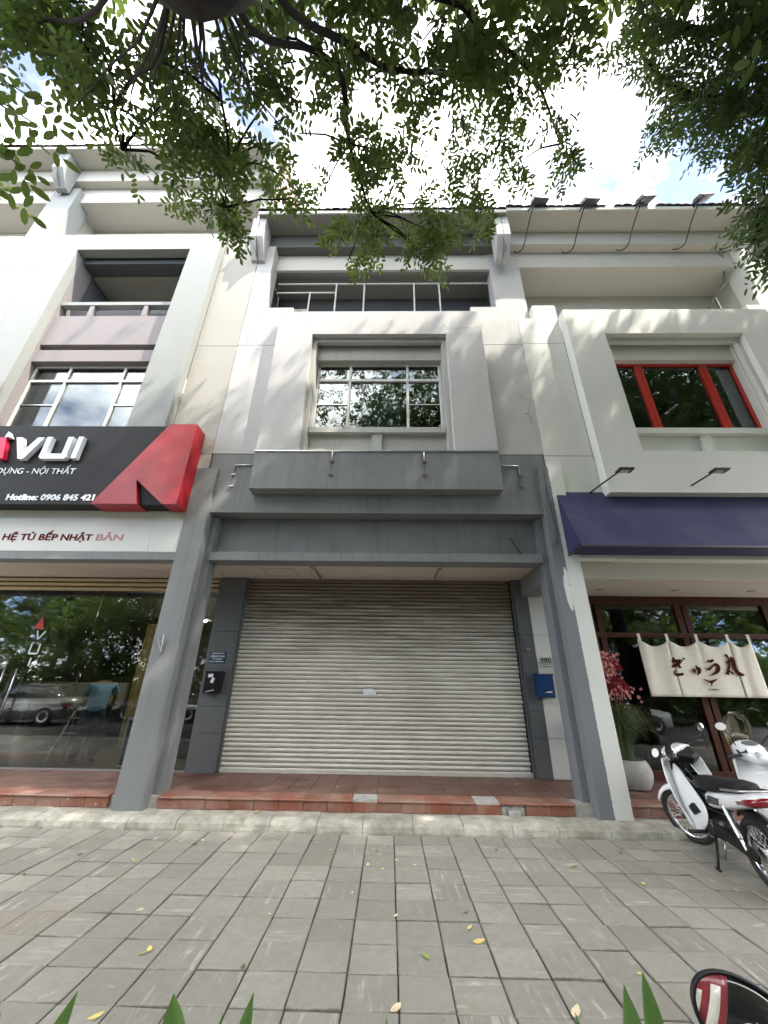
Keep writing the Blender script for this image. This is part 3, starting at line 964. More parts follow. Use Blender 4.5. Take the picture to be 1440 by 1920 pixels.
# old conduit clips left on the grey wall
def conduit(pts, label, tagged=True):
    c = thing('conduit', pts[0], label, 'conduit')
    MB().tube(pts, 0.011, 6).build('pipe', M_STEEL, c, smooth=True)
    return c
for xs, d, wh in ((-2.62, -2.28, 'upper left of the fascia box'), (2.12, 1.78, 'upper right of the fascia box')):
    yc = YW - 0.012
    c = conduit([(d, yc, 4.83), (xs, yc, 4.83), (xs, yc, 4.66)], 'thin bent metal conduit on the grey wall at the ' + wh)
    for zc in (4.64, 4.42):
        box('clip', xs - 0.035, xs + 0.035, yc - 0.012, yc + 0.008, zc, zc + 0.018, M_STEEL, c, 0)
    MB().tube([(xs - 0.005, yc + 0.006, 4.64), (xs - 0.012, yc + 0.006, 4.42)], 0.004, 5).build('wire', M_GROOVE, c)
for xs, wh in ((-0.96, 'left'), (0.54, 'right')):
    yc = YP - 0.014
    c = conduit([(xs, yc, 4.97), (xs, yc, 4.80)], 'short metal conduit on the %s half of the grey fascia box front' % wh)
    for zc in (4.77, 4.52):
        box('clip', xs - 0.035, xs + 0.035, yc - 0.012, yc + 0.008, zc, zc + 0.02, plain('rusty_clip', (0.16, 0.085, 0.05), 0.7), c, 0)
    MB().tube([(xs, yc + 0.006, 4.78), (xs - 0.01, yc + 0.006, 4.52)], 0.004, 5).build('wire', M_GROOVE, c)
cbl = MB().tube([(2.13, 5.74, 3.345), (2.05, 5.72, 3.40), (1.97, 5.70, 3.52), (1.93, 5.70, 3.62), (1.88, 5.70, 3.63)], 0.010, 6)
tag(cbl.build('cable_stub', M_BLACK, smooth=True), 'black cable stub curling out of the recess above the porch beam', 'cable')
drp = MB().tube([(2.52, 5.413, 4.72), (2.50, 5.412, 4.3), (2.525, 5.41, 3.9), (2.53, 5.41, 3.62), (2.50, 5.41, 3.48), (2.44, 5.411, 3.42)], 0.006, 5)
tag(drp.build('hanging_wire', plain('grey_wire', (0.07, 0.07, 0.075), 0.6), smooth=True), 'thin dark wire running down the half grey half white pillar', 'wire')
hk = thing('wall_hook', (-3.14, 5.40, 1.85), 'small v shaped steel holder screwed to the left grey pillar', 'hook')
MB().tube([(-3.175, 5.37, 2.04), (-3.105, 5.40, 1.855)], 0.011, 6).build('arm', M_STEEL, hk)
MB().tube([(-3.10, 5.36, 2.08), (-3.103, 5.40, 1.86)], 0.013, 6).build('arm', M_STEEL, hk)
box('plate', -3.12, -3.085, 5.395, 5.419, 1.84, 1.875, M_STEEL, hk)

# ---------------- the white shophouse on the right (restaurant)
X0, X1 = PX[2], PX[3]
XR = (X0 + X1) / 2
hr = thing('shophouse', (XR, 5.42, 0), 'white shophouse with red framed window and dark blue awning on the right', 'house')
wall_panels(hr, M_WHITE, X0, XR - 2.0, [3.24, 5.04, 7.65, 8.36])
wall_panels(hr, M_WHITE, XR + 2.0, X1, [3.24, 5.04, 7.65, 8.36])
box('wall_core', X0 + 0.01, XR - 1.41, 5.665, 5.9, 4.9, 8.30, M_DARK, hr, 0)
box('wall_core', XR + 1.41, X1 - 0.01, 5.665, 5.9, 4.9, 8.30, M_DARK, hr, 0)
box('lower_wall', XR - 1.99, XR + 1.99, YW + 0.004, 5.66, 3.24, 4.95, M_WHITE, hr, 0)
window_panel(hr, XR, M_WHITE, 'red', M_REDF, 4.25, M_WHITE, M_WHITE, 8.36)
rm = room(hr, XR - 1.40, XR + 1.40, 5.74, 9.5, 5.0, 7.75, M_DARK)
for xx, yy in ((5.05, 8.2), (6.02, 8.0)):
    MB().lathe([(0.001, 7.70), (0.055, 7.70), (0.055, 7.748)], (xx, yy, 0), 12).build('ceiling_lamp', emis('warm_lamp', (1.0, 0.75, 0.35), 14), hr)
box('column', X1 - 0.30, X1 + 0.34, 5.68, 5.99, 8.30, 10.95, M_WHITE, hr, 0.006)
for a, b in ((2.945, 3.42), (7.38, 7.928)):
    box('parapet_block', a, b, 5.50, 5.76, 8.30, 8.80, M_WHITE, hr, 0.008)
box('parapet', 2.95, 7.92, 5.54, 5.74, 7.9, 8.35, M_WHITE, hr, 0)
box('terrace_floor', X0 + 0.02, X1 - 0.02, 5.76, 6.9, 8.0, 8.12, M_WHITE, hr, 0)
roof_and_terrace(hr, X0, X1, 11.34, 8.36, M_EAVE, ceil=True, back=M_EAVE)
bracket(hr, X1, 11.34, M_WHITE)
box('porch_beam', 2.93, X1, 5.664, 5.80, 2.99, 3.26, M_SOFF, hr)
box('porch_ceiling', 2.62, X1, 5.802, 6.95, 2.985, 3.04, M_SOFF, hr, 0)
for xx in (3.5, 4.75, 6.0):
    d = MB().lathe([(0.001, 2.972), (0.055, 2.972), (0.065, 2.984)], (xx, 6.35, 0), 16).build('recessed_lamp', plain('dull_lamp_trim', (0.30, 0.27, 0.22), 0.5), hr)
for z0, z1 in zip([0.242, 0.77, 1.25, 1.69, 2.29, 2.983][:-1], [0.242, 0.77, 1.25, 1.69, 2.29, 2.983][1:]):
    box('jamb_panel', 2.437, 2.95, 6.752, 6.86, z0 + 0.003, z1 - 0.003, M_WHITE, hr, 0.002)
box('jamb_core', 2.44, 2.947, 6.8605, 6.95, 0.242, 3.23, M_SOFF, hr, 0)
box('party_beam', 2.335, 2.63, 5.845, 6.749, 2.93, 3.2385, M_GREY, hc, 0.004)
# timber shop front
fr = thing('shop_front', (5.5, 6.9, 0.24), None, None)
fr.parent = hr
fr.matrix_parent_inverse = Matrix.Translation(-Vector(hr.location))
fr.name = 'timber_shop_front'
def wd(a, b, c, d, y0=6.86, y1=6.95):
    box('timber', a, b, y0, y1, c, d, M_WOOD, fr, 0.004)
for a, b in ((3.40, 3.58), (3.62, 3.72), (5.02, 5.12), (5.15, 5.25), (6.55, 6.70)):
    wd(a, b, 0.243, 2.982)
wd(2.95, 8.2, 2.84, 2.981, 6.84, 6.93)
wd(2.95, 8.2, 0.243, 0.36, 6.845, 6.935)
wd(2.952, 8.2, 2.28, 2.36, 6.85, 6.925)
for a, b in ((2.952, 3.40), (3.72, 5.02), (5.25, 6.55), (6.70, 8.2)):
    for c, d in ((0.36, 2.28), (2.36, 2.84)):
        box('pane', a, b, 6.895, 6.902, c, d, M_GLASSD, fr, 0)
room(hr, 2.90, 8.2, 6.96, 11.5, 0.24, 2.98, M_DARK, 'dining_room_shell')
MB().lathe([(0.001, 2.93), (0.03, 2.93), (0.03, 2.978)], (3.95, 7.6, 0), 12).build('ceiling_lamp', emis('white_lamp', (1.0, 0.95, 0.85), 25), hr)
for tx, ty in ((4.4, 8.6), (5.8, 8.9)):
    tb = box('dining_table', tx - 0.4, tx + 0.4, ty - 0.35, ty + 0.35, 0.88, 0.92, M_WOOD, None)
    tag(tb, 'dark wooden dining table inside the restaurant, %s one' % ('left' if tx < 5 else 'right'), 'table')
    for sx in (-0.35, 0.35):
        for sy in (-0.3, 0.3):
            box('leg', tx + sx - 0.025, tx + sx + 0.025, ty + sy - 0.025, ty + sy + 0.025, 0.24, 0.88, M_WOOD, tb)

# ---------------- the tall pale shophouse on the left (kitchen showroom)
X0, X1 = PX[0], PX[1]
XL = (X0 + X1) / 2
hl = thing('shophouse', (XL, 5.42, 0), 'tall pale shophouse with deep window recess and black showroom sign on the left', 'house')
wall_panels(hl, M_CREAM, XL + 2.0, X1, [4.76, 5.06, 7.60, 10.92])
wall_panels(hl, M_CREAM, X0, XL - 2.0, [4.76, 7.60, 10.05, 10.92])
hx0, hx1 = XL - 1.25, XL + 1.33
MB().frame(XL - 2.0, XL + 2.0, 3.99, 10.95, hx0, hx1, 5.2, 10.39, YP, YW - 0.002).build('window_panel', M_LGREY, hl, bevel=0.006)
box('recess_reveal', hx0 - 0.25, hx0 + 0.0, YW + 0.002, 5.80, 4.5, 10.5, M_LILAC, hl)
box('recess_reveal', hx1 - 0.0, hx1 + 0.25, YW + 0.002, 5.80, 4.5, 10.5, M_LILAC, hl)
box('recess_head', hx0 + 0.002, hx1 - 0.002, 5.50, 5.80, 10.25, 10.7, M_DGREY, hl)
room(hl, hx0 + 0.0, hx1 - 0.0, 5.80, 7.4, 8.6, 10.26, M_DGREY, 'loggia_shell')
box('loggia_ceiling', hx0 + 0.004, hx1 - 0.004, 5.81, 7.39, 10.225, 10.25, plaster('loggia_ceiling_paint', (0.40, 0.37, 0.33), amount=0.3, streak=0), hl, 0)
lamp_ = MB().lathe([(0.001, 10.15), (0.09, 10.155), (0.15, 10.185), (0.165, 10.224)], (-5.45, 6.75, 0), 20).build('ceiling_lamp', plain('dull_opal_lamp', (0.42, 0.41, 0.38), 0.4), hl, smooth=True)
box('loggia_rail', hx0 + 0.003, hx1 - 0.003, 5.49, 5.62, 8.85, 8.95, M_LGREY, hl)
for xx in (XL - 0.55, XL + 0.62):
    box('rail_stub', xx - 0.045, xx + 0.045, 5.50, 5.60, 8.53, 8.848, M_LILAC, hl)
box('slot_back', hx0 + 0.003, hx1 - 0.003, 5.74, 5.79, 7.0, 9.0, M_DGREY, hl, 0)
box('recess_panel', hx0 + 0.002, hx1 - 0.002, 5.50, 5.72, 7.69, 8.525, M_LILAC, hl)
box('recess_band', hx0 + 0.002, hx1 - 0.002, 5.50, 5.73, 7.235, 7.54, M_LILAC, hl)
window(hl, (hx0 + hx1) / 2, 5.0, 7.232, 5.62, M_ALU, 'grid', (hx1 - hx0) / 2 - 0.01)
room(hl, hx0, hx1, 5.76, 8.8, 4.8, 7.24, plain('dim_room', (0.045, 0.042, 0.036), 0.8), 'upper_room_shell')
box('roller_blind', XL - 0.5, XL + 0.35, 5.78, 5.79, 6.35, 6.75, plain('grey_blind', (0.30, 0.31, 0.27), 0.7), hl, 0)
box('column', X0 + 0.0 - 0.34, X0 + 0.33, 5.56, 5.99, 10.92, 13.55, M_LGREY, hl, 0.006)
box('column', X1 - 0.33, X1 - 0.004, 5.56, 5.99, 10.92, 13.55, M_LGREY, hl, 0.006)
for a, b in ((X0 + 0.335, X0 + 1.0), (X1 - 1.0, X1 - 0.335)):
    box('parapet_block', a, b, 5.54, 5.76, 10.9, 11.40, M_LILAC, hl, 0.008)
box('parapet_rail', X0 + 1.0, X1 - 1.0, 5.56, 5.70, 11.28, 11.40, M_LGREY, hl)
for xx in (X0 + 1.9, XL, X1 - 1.9):
    box('rail_stub', xx - 0.05, xx + 0.05, 5.57, 5.69, 10.9, 11.279, M_LGREY, hl)
box('terrace_floor', X0 + 0.02, X1 - 0.02, 5.72, 6.9, 10.7, 10.88, M_EAVE, hl, 0)
roof_and_terrace(hl, X0, X1, 14.3, 10.95, M_EAVE, back=M_EAVE, dz=0.08)
bracket(hl, X0, 14.3, M_LGREY)
bracket(hl, X1 - 0.16, 14.3, M_LGREY)
gb = MB().prism_x([(5.6, 10.95), (5.6, 14.32), (5.06, 14.36), (9.5, 16.45), (13.0, 16.45), (13.0, 10.95)], X1 - 0.002, X1 + 0.10)
gb.build('gable_wall', M_PINK, hl)
vb = MB().prism_x([(5.0, 14.30), (5.0, 14.45), (9.5, 16.62), (9.5, 16.45)], X1 - 0.06, X1 + 0.16)
vb.build('verge_board', M_WHITE, hl)
box('inner_wall', X0 + 0.1, X1 - 0.1, 6.95 + 4.6, 11.7, 0.0, 10.9, M_DARK, hl, 0)
box('fascia_strip', X0 + 0.1, -3.27, 5.47, 5.60, 3.84, 4.0, M_WHITE, hl)
box('gray_beam', X0 + 0.1, -3.255, 5.44, 5.66, 3.16, 3.285, M_GREY, hl)
box('porch_ceiling', X0 + 0.1, -3.08, 5.662, 6.86, 3.235, 3.30, M_SOFF, hl, 0)
shu = box('raised_shutter', X0 + 0.1, -3.085, 6.83, 6.95, 2.985, 3.233, M_DARK, hl, 0)
sm2 = MB().prism_x([(y, z * 1.1) for y, z in prof], -2.80, 2.80).mesh('slat', True)
M_YSLAT = plain('yellowed_shutter_enamel', (0.42, 0.34, 0.20), 0.5)
sm2.materials.append(M_YSLAT)
for k in range(3):
    s_ = link('slat', sm2, None, shu, loc=(XL - 0.02, -0.05, 2.985 + k * 0.082))
    s_.modifiers.new('edges', 'EDGE_SPLIT').split_angle = math.radians(50)
# glass front with doors
gf = thing('glass_front', (XL, 6.86, 0.24), None, None)
gf.parent = hl
gf.matrix_parent_inverse = Matrix.Translation(-Vector(hl.location))
for a, b in ((-8.6, -7.45), (-7.44, -6.36), (-6.35, -5.25), (-5.24, -4.2), (-4.19, -3.1)):
    box('pane', a, b, 6.86, 6.87, 0.26, 2.98, M_GLASSD, gf, 0)
box('floor_track', X0 + 0.1, -3.09, 6.83, 6.90, 0.240, 0.258, M_STEEL, gf, 0)
box('patch_fitting', -6.31, -6.18, 6.845, 6.885, 0.262, 0.33, M_STEEL, gf, 0.003)
for xx in (-6.46, -6.25):
    h_ = MB().tube([(xx, 6.79, 0.95), (xx, 6.79, 1.66)], 0.014, 8)
    for z_ in (1.05, 1.56):
        h_.tube([(xx, 6.79, z_), (xx, 6.86, z_)], 0.008, 6)
    h_.build('door_handle', M_STEEL, gf, smooth=True)
stk = plain('white_sticker_film', (0.75, 0.75, 0.78), 0.5)
yy = 6.854
MB().prism_y([(-6.20, 2.52), (-6.30, 2.32), (-6.11, 2.30)], yy, yy + 0.003).build('sticker_letter', plain('red_sticker_film', (0.5, 0.03, 0.02), 0.5), gf)
def stroke_letter(pts, w, name='sticker_letter', mat=stk, y=6.854, parent=gf):
    m = MB()
    for (a, b), (c, d) in zip(pts[:-1], pts[1:]):
        v = Vector((c - a, d - b)).normalized()
        n_ = Vector((-v.y, v.x)) * w
        m.prism_y([(a - n_.x, b - n_.y), (c - n_.x, d - n_.y), (c + n_.x, d + n_.y), (a + n_.x, b + n_.y)], y, y + 0.003)
    return m.build(name, mat, parent)
stroke_letter([(-6.21, 2.28), (-6.15, 2.13), (-6.06, 2.27)], 0.013)
stroke_letter([(-6.22, 2.06), (-6.22, 1.90), (-6.07, 1.90), (-6.07, 2.06)], 0.013)
stroke_letter([(-6.145, 1.83), (-6.145, 1.70)], 0.013)
# showroom interior
rm = room(hl, X0 + 0.1, -3.1, 6.96, 11.5, 0.238, 3.2, plain('showroom_wall', (0.20, 0.18, 0.155), 0.7), 'showroom_shell')
box('ceiling_box', -5.6, -3.2, 8.0, 9.2, 2.7, 3.19, M_DARK, hl, 0)
box('inner_pillar', -5.62, -5.30, 9.0, 9.3, 0.24, 3.19, plain('yellow_marble_cladding', (0.34, 0.26, 0.10), 0.35, var=0.3), hl)
for xx, yy in ((-4.35, 7.9), (-4.0, 8.4), (-4.15, 7.6)):
    MB().lathe([(0.001, 2.68), (0.022, 2.68), (0.022, 2.70)], (xx, yy, 0), 10).build('ceiling_lamp', emis('shop_lamp', (1.0, 0.95, 0.85), 260), hl)

# ---------------- the cream neighbour at the left edge
hf = thing('shophouse', (-11.5, 5.42, 0), 'cream shophouse cut off by the left edge of the picture', 'house')
wall_panels(hf, M_CREAM, -12.0, X0, [4.76, 7.60, 10.05, 10.92])
box('parapet_rail', -13.5, X0 - 0.98, 5.56, 5.70, 11.28, 11.40, M_CREAM, hf)
box('parapet_block', X0 - 0.96, X0 - 0.345, 5.54, 5.76, 10.9, 11.40, M_CREAM, hf, 0.008)
box('terrace_floor', -14.3, X0 - 0.02, 5.72, 6.9, 10.7, 10.88, M_EAVE, hf, 0)
roof_and_terrace(hf, X0 - MOD, X0, 14.3, 10.95, M_EAVE, back=M_EAVE, dz=0.08)
box('wall_core', -14.3, X0 - 0.02, 5.67, 5.9, 3.0, 10.6, M_CREAM, hf, 0)

def spline(pts, n=6):
    P = [Vector(p) for p in pts]
    q = len(P) - 1
    o_ = []
    for i in range(q * n + 1):
        t = i / n
        k = min(int(t), q - 1)
        u = t - k
        a0, a1, a2, a3 = P[max(k - 1, 0)], P[k], P[k + 1], P[min(k + 2, q)]
        o_.append(0.5 * (2 * a1 + (a2 - a0) * u + (2 * a0 - 5 * a1 + 4 * a2 - a3) * u * u + (3 * a1 - a0 - 3 * a2 + a3) * u ** 3))
    return o_

# ------------------------------------------------------------------ signs, plates, boxes
M_SIGNBLK = plain('black_sign_panel', (0.013, 0.0135, 0.0145), 0.5, spec=0.18, var=0.15, vs=2)
M_SIGNRED = plain('glossy_red_sign_panel', (0.32, 0.010, 0.020), 0.3, spec=0.3, coat=0.12, var=0.08, vs=2)
M_SIGNWHT = plain('white_sign_letter', (0.74, 0.77, 0.84), 0.35)
sg = thing('shop_sign', (-6.1, 5.3, 3.95), 'large black shop sign with white lettering and a red folded corner', 'sign')
box('sign_panel', -9.4, -3.30, 5.20, 5.436, 3.96, 5.44, M_SIGNBLK, sg, 0.004)
red = [(-4.57, 3.945), (-3.86, 3.945), (-3.985, 4.37), (-3.475, 3.945), (-3.25, 3.945), (-3.25, 5.43), (-3.71, 5.43)]
rm_ = MB()
# polygon is concave: two convex pieces sharing an edge
rm_.prism_y([(-4.57, 3.945), (-3.86, 3.945), (-3.985, 4.37), (-3.71, 5.43)], 5.13, 5.43)
rm_.prism_y([(-3.985, 4.37), (-3.475, 3.945), (-3.25, 3.945), (-3.25, 5.43), (-3.71, 5.43)], 5.13, 5.43)
rm_.build('red_corner', M_SIGNRED, sg)
M_LSIDE = plain('white_letter_side', (0.62, 0.61, 0.60), 0.5)
def letter(poly, name='letter', mat=M_SIGNWHT, y0=5.12, y1=5.198):
    o_ = MB().prism_y([(x_, z_) for x_, z_ in poly], y0, y1).build(name, mat, sg, bevel=0.004)
    return o_
letter([(-6.215, 5.15), (-6.11, 5.15), (-6.00, 4.87), (-5.85, 5.15), (-5.735, 5.15), (-5.935, 4.735), (-6.03, 4.735)])
ul = MB()
ul.prism_y([(-5.693, 5.16), (-5.607, 5.16), (-5.607, 4.834), (-5.693, 4.834)], 5.12, 5.198)
ul.prism_y([(-5.693, 4.834), (-5.693, 4.77), (-5.66, 4.738), (-5.275, 4.738), (-5.247, 4.77), (-5.247, 4.834)][::-1], 5.12, 5.198)
ul.prism_y([(-5.34, 4.834), (-5.254, 4.834), (-5.254, 5.16), (-5.34, 5.16)], 5.12, 5.198)
ul.build('letter', M_SIGNWHT, sg)
letter([(-5.170, 4.748), (-5.084, 4.748), (-5.084, 5.168), (-5.170, 5.168)])
letter([(-6.60, 4.735), (-6.50, 5.15), (-6.39, 5.15), (-6.27, 4.735), (-6.36, 4.735), (-6.445, 5.04), (-6.51, 4.735)][::-1], mat=plain('red_sign_letter', (0.55, 0.012, 0.06), 0.35))
letter([(-6.42, 5.155), (-6.32, 5.155), (-6.40, 5.27)], 'accent_mark')
text('lettering', 'XÂY DỰNG - NỘI THẤT', -5.07, 5.197, 4.50, 0.148, M_SIGNWHT, sg, 'RIGHT', 0.003, 0.0, sx=1.02)
text('lettering', 'Hotline: 0906 845 421', -5.99, 5.197, 4.032, 0.142, M_SIGNWHT, sg, 'LEFT', 0.003, 0.004, width=1.385)
bd = thing('sign_board', (-6.1, 5.46, 3.29), 'long white board with dark red lettering under the black sign', 'sign')
for a, b in ((-9.4, -7.2), (-7.195, -5.3), (-5.295, -3.72), (-3.715, -3.255)):
    box('board', a, b, 5.452, 5.468, 3.29, 3.836, plaster('white_board', (0.70, 0.70, 0.68), amount=0.25, rough=0.4), bd, 0.001)
text('lettering', 'HỆ TỦ BẾP NHẬT', -6.04, 5.450, 3.465, 0.142, plain('dark_red_letter', (0.12, 0.004, 0.008), 0.6, spec=0.1), bd, 'LEFT', 0.002, 0.0045, width=1.41)
text('lettering', 'BẢN', -4.565, 5.450, 3.468, 0.142, plain('faded_red_letter', (0.42, 0.17, 0.18), 0.3), bd, 'LEFT', 0.002, 0.0045, width=0.42)

pl = thing('number_plate', (2.57, 6.75, 1.76), 'small white house number plate reading 980 above the blue letter box', 'plate')
box('plate', 2.448, 2.698, 6.741, 6.7505, 1.765, 1.945, plain('white_enamel_plate', (0.60, 0.61, 0.58), 0.3), pl, 0.002)
M_INK = plain('black_ink', (0.01, 0.01, 0.01), 0.5)
text('lettering', '980', 2.485, 6.740, 1.865, 0.088, M_INK, pl, 'LEFT', 0.0012, 0.003, width=0.185)
text('lettering', 'ĐẠI LỘ NGUYỄN VĂN LINH', 2.464, 6.740, 1.842, 0.022, M_INK, pl, 'LEFT', 0.0008, 0.0008, width=0.22)
text('lettering', 'P. TÂN PHONG  -  Q.7', 2.49, 6.740, 1.818, 0.018, M_INK, pl, 'LEFT', 0.0008, 0.0005, width=0.165)
text('lettering', 'ĐT: 08 5 413 980', 2.47, 6.740, 1.783, 0.024, M_INK, pl, 'LEFT', 0.0008, 0.0008, width=0.205)
pb = thing('name_plate', (-2.88, 6.75, 1.78), 'small dark blue plate with white lettering above the black letter box', 'plate')
box('plate', -3.02, -2.745, 6.741, 6.7505, 1.778, 1.96, plain('blue_enamel_plate', (0.012, 0.045, 0.085), 0.3), pb, 0.002)
for bdy, z_, sz, w_ in (('CỬA HÀNG BÁCH HÓA', 1.925, 0.024, 0.21), ('DIỄM PHƯƠNG', 1.872, 0.042, 0.235), ('ĐT: 54121659', 1.838, 0.022, 0.17), ('Nguyễn Văn Linh P.Tân Phong Q.7', 1.80, 0.02, 0.24)):
    text('lettering', bdy, -2.885 - w_ / 2, 6.740, z_, sz, M_SIGNWHT, pb, 'LEFT', 0.0008, 0.001, width=w_)

def rbox(m, x0, x1, y0, y1, z0, z1, r=0.03):
    """box with rounded front corners seen from -y"""
    pts = []
    for cx, cz, a0 in ((x1 - r, z0 + r, -90), (x1 - r, z1 - r, 0), (x0 + r, z1 - r, 90), (x0 + r, z0 + r, 180)):
        for k in range(4):
            a = math.radians(a0 + 30 * k)
            pts.append((cx + r * math.cos(a), cz + r * math.sin(a)))
    return m.prism_y(pts, y0, y1)
def letter_box(name, x0, x1, z0, z1, mat, label):
    b = thing(name, ((x0 + x1) / 2, 6.75, z0), label, 'letter box')
    rbox(MB(), x0, x1, 6.62, 6.742, z0, z1).build('case', mat, b, bevel=0.008)
    box('hood', x0 - 0.006, x1 + 0.006, 6.612, 6.74, z1 - 0.02, z1 + 0.004, mat, b, 0.005)
    w = x1 - x0
    box('slot', x0 + w * 0.28, x1 - w * 0.14, 6.6165, 6.6205, z0 + 0.07, z0 + 0.10, M_BLACK, b, 0)
    return b
lb = letter_box('letter_box', 2.335, 2.605, 1.335, 1.672, plain('blue_enamel', (0.004, 0.04, 0.14), 0.35), 'blue letter box with a paper in its slot on the right jamb')
MB().add([(2.43, 6.613, 1.408), (2.56, 6.61, 1.405), (2.545, 6.607, 1.432), (2.49, 6.609, 1.425)], [(0, 1, 2, 3)]).build('paper', M_SIGNWHT, lb)
kb = letter_box('letter_box', -2.985, -2.715, 1.325, 1.655, plain('black_enamel', (0.010, 0.010, 0.011), 0.3), 'black letter box with torn white stickers on the left jamb')
for pts in ([(-2.93, 1.56), (-2.85, 1.565), (-2.85, 1.615), (-2.93, 1.612)], [(-2.885, 1.49), (-2.835, 1.475), (-2.815, 1.545), (-2.85, 1.565), (-2.87, 1.53)], [(-2.93, 1.345), (-2.80, 1.375), (-2.80, 1.385), (-2.925, 1.355)]):
    MB().prism_y(pts, 6.616, 6.6195).build('sticker', M_SIGNWHT, kb)
ss = thing('switch_box', (2.26, 6.75, 2.02), 'tiny brass coloured switch box on the grey cladding right of the shutter', 'switch')
box('case', 2.262, 2.335, 6.70, 6.749, 2.02, 2.07, plain('brass_case', (0.30, 0.24, 0.12), 0.4, 0.6), ss, 0.004)
MB().tube([(2.262, 6.73, 2.05), (2.235, 6.74, 2.10), (2.22, 6.745, 2.3)], 0.004, 5).build('wire', M_BLACK, ss)
st_ = thing('paper_sticker', (-0.35, 6.83, 1.38), 'torn white paper sticker in the middle of the shutter', 'sticker')
MB().prism_y([(-0.43, 1.33), (-0.22, 1.335), (-0.225, 1.40), (-0.30, 1.43), (-0.43, 1.42)], 6.829, 6.831).build('sheet', M_SIGNWHT, st_)

# ------------------------------------------------------------------ awning, lamps, floodlights
def awning_mat():
    b = NB('dusty_dark_blue_awning_cloth')
    p = b.pos()
    weave = b.noise(b.pos(160, 160, 160), 1.0, 2)
    big = b.noise(p, 1.1, 5, 0.6)
    st = b.noise(b.pos(6, 1, 0.5), 1.5, 4)
    c = b.mix(big, (0.024, 0.025, 0.078), (0.042, 0.043, 0.108))
    dust = b.math('MULTIPLY', b.ramp(big, [(0.42, 0.0), (0.72, 1.0)]), b.ramp(st, [(0.3, 0.25), (0.7, 1.0)]))
    c = b.mix(b.math('MULTIPLY', dust, 0.45), c, (0.115, 0.105, 0.115))
    b.bsdf(c, 0.75, 0, 0.25, bump=b.math('ADD', b.math('MULTIPLY', weave, 0.3), b.noise(p, 2.2, 3)), bd=0.012)
    return b.m
M_AWN = awning_mat()
aw = thing('awning', (5.4, 5.3, 3.27), 'dark blue wedge awning above the restaurant entrance', 'awning')
MB().prism_x([(5.452, 4.35), (5.452, 3.29), (4.985, 3.29)], 2.645, 8.4).build('cover', M_AWN, aw, bevel=0.006)
box('front_rim', 2.64, 8.41, 4.975, 4.999, 3.262, 3.288, M_BLACK, aw, 0.003)
box('end_rim', 2.64, 2.665, 5.0, 5.45, 3.262, 3.288, M_BLACK, aw, 0.003)
for xx, wh in ((3.45, 'left'), (4.86, 'right')):
    lp_ = thing('arm_lamp', (xx - 0.26, 5.35, 4.22), 'black arm lamp above the blue awning, %s one' % wh, 'lamp', 'arm lamps above the blue awning')
    MB().tube([(xx - 0.26, 5.44, 4.33), (xx - 0.20, 5.30, 4.36), (xx, 5.02, 4.47)], 0.014, 6).build('arm', M_BLACK, lp_, smooth=True)
    h_ = MB().prism_x([(4.95, 4.475), (5.06, 4.475), (5.08, 4.49), (5.08, 4.505), (4.93, 4.505), (4.93, 4.49)], xx - 0.02, xx + 0.20).build('lamp_head', M_BLACK, lp_, bevel=0.003)
    box('lens', xx + 0.02, xx + 0.14, 4.965, 5.045, 4.468, 4.4745, plain('warm_lamp_lens', (0.62, 0.48, 0.36), 0.3), h_, 0)
for k, (xx, zz, rot) in enumerate(((3.33, 11.42, -0.1), (4.46, 11.38, -0.18), (5.72, 11.46, -0.3), (7.02, 11.50, -0.35), (8.1, 11.50, -0.35))):
    fl = thing('floodlight', (xx, 4.95, zz), 'grey floodlight on the roof edge, %s from the left' % ('first', 'second', 'third', 'fourth', 'fifth')[k], 'floodlight', 'floodlights along the roof edge', local=True)
    fl.rotation_euler = (0.12, rot, 0.12)
    MB().prism_x([(-0.14, 0.0), (0.10, 0.06), (0.10, 0.12), (0.05, 0.15), (-0.10, 0.11), (-0.14, 0.04)], -0.19, 0.19).build('housing', plain('grey_metal_housing', (0.05, 0.053, 0.056), 0.5), fl, bevel=0.008)
    MB().add([(-0.15, -0.128, -0.003), (0.15, -0.128, -0.003), (0.15, 0.078, 0.049), (-0.15, 0.078, 0.049)], [(0, 1, 2, 3)]).build('lens', plain('floodlight_lens', (0.10, 0.105, 0.11), 0.2), fl)
    MB().tube([(-0.20, 0.0, 0.08), (-0.25, 0.02, 0.10), (-0.25, 0.06, 0.04), (-0.2, 0.07, 0.0)], 0.012, 6).build('bracket', M_BLACK, fl)
    fl.scale = (0.92, 0.92, 0.92)
    cable_ = MB().tube(spline([(xx - 0.14, 4.93, zz - 0.02), (xx - 0.17, 4.96, zz - 0.12), (xx - 0.20, 5.05, zz - 0.22), (xx - 0.24, 5.25, zz - 0.42), (xx - 0.31, 5.44, zz - 0.72), (xx - 0.40, 5.58, zz - 0.70), (xx - 0.44, 5.66, zz - 0.52)]), 0.012, 6)
    cable_.tube([(xx - 0.15, 4.94, zz - 0.04), (xx - 0.28, 4.98, zz - 0.20)], 0.016, 6)
    tag(cable_.build('floodlight_cable', M_BLACK, smooth=True), 'black cable hanging under the eave below the %s floodlight' % ('first', 'second', 'third', 'fourth', 'fifth')[k], 'cable', 'floodlight cables')
tag(MB().tube(spline([(7.7, 5.66, 10.86), (7.75, 5.75, 10.6), (7.75, 5.93, 10.2), (7.55, 6.3, 9.75), (7.1, 6.44, 9.1), (6.95, 6.44, 8.4)]), 0.022, 6).build('wall_conduit', plain('grey_conduit', (0.22, 0.21, 0.2), 0.6), smooth=True), 'grey conduit running down the terrace wall of the white shophouse', 'conduit')
ac = thing('air_conditioner', (-7.6, 5.95, 11.2), 'white air conditioner unit on the terrace of the tall pale shophouse', 'air conditioner')
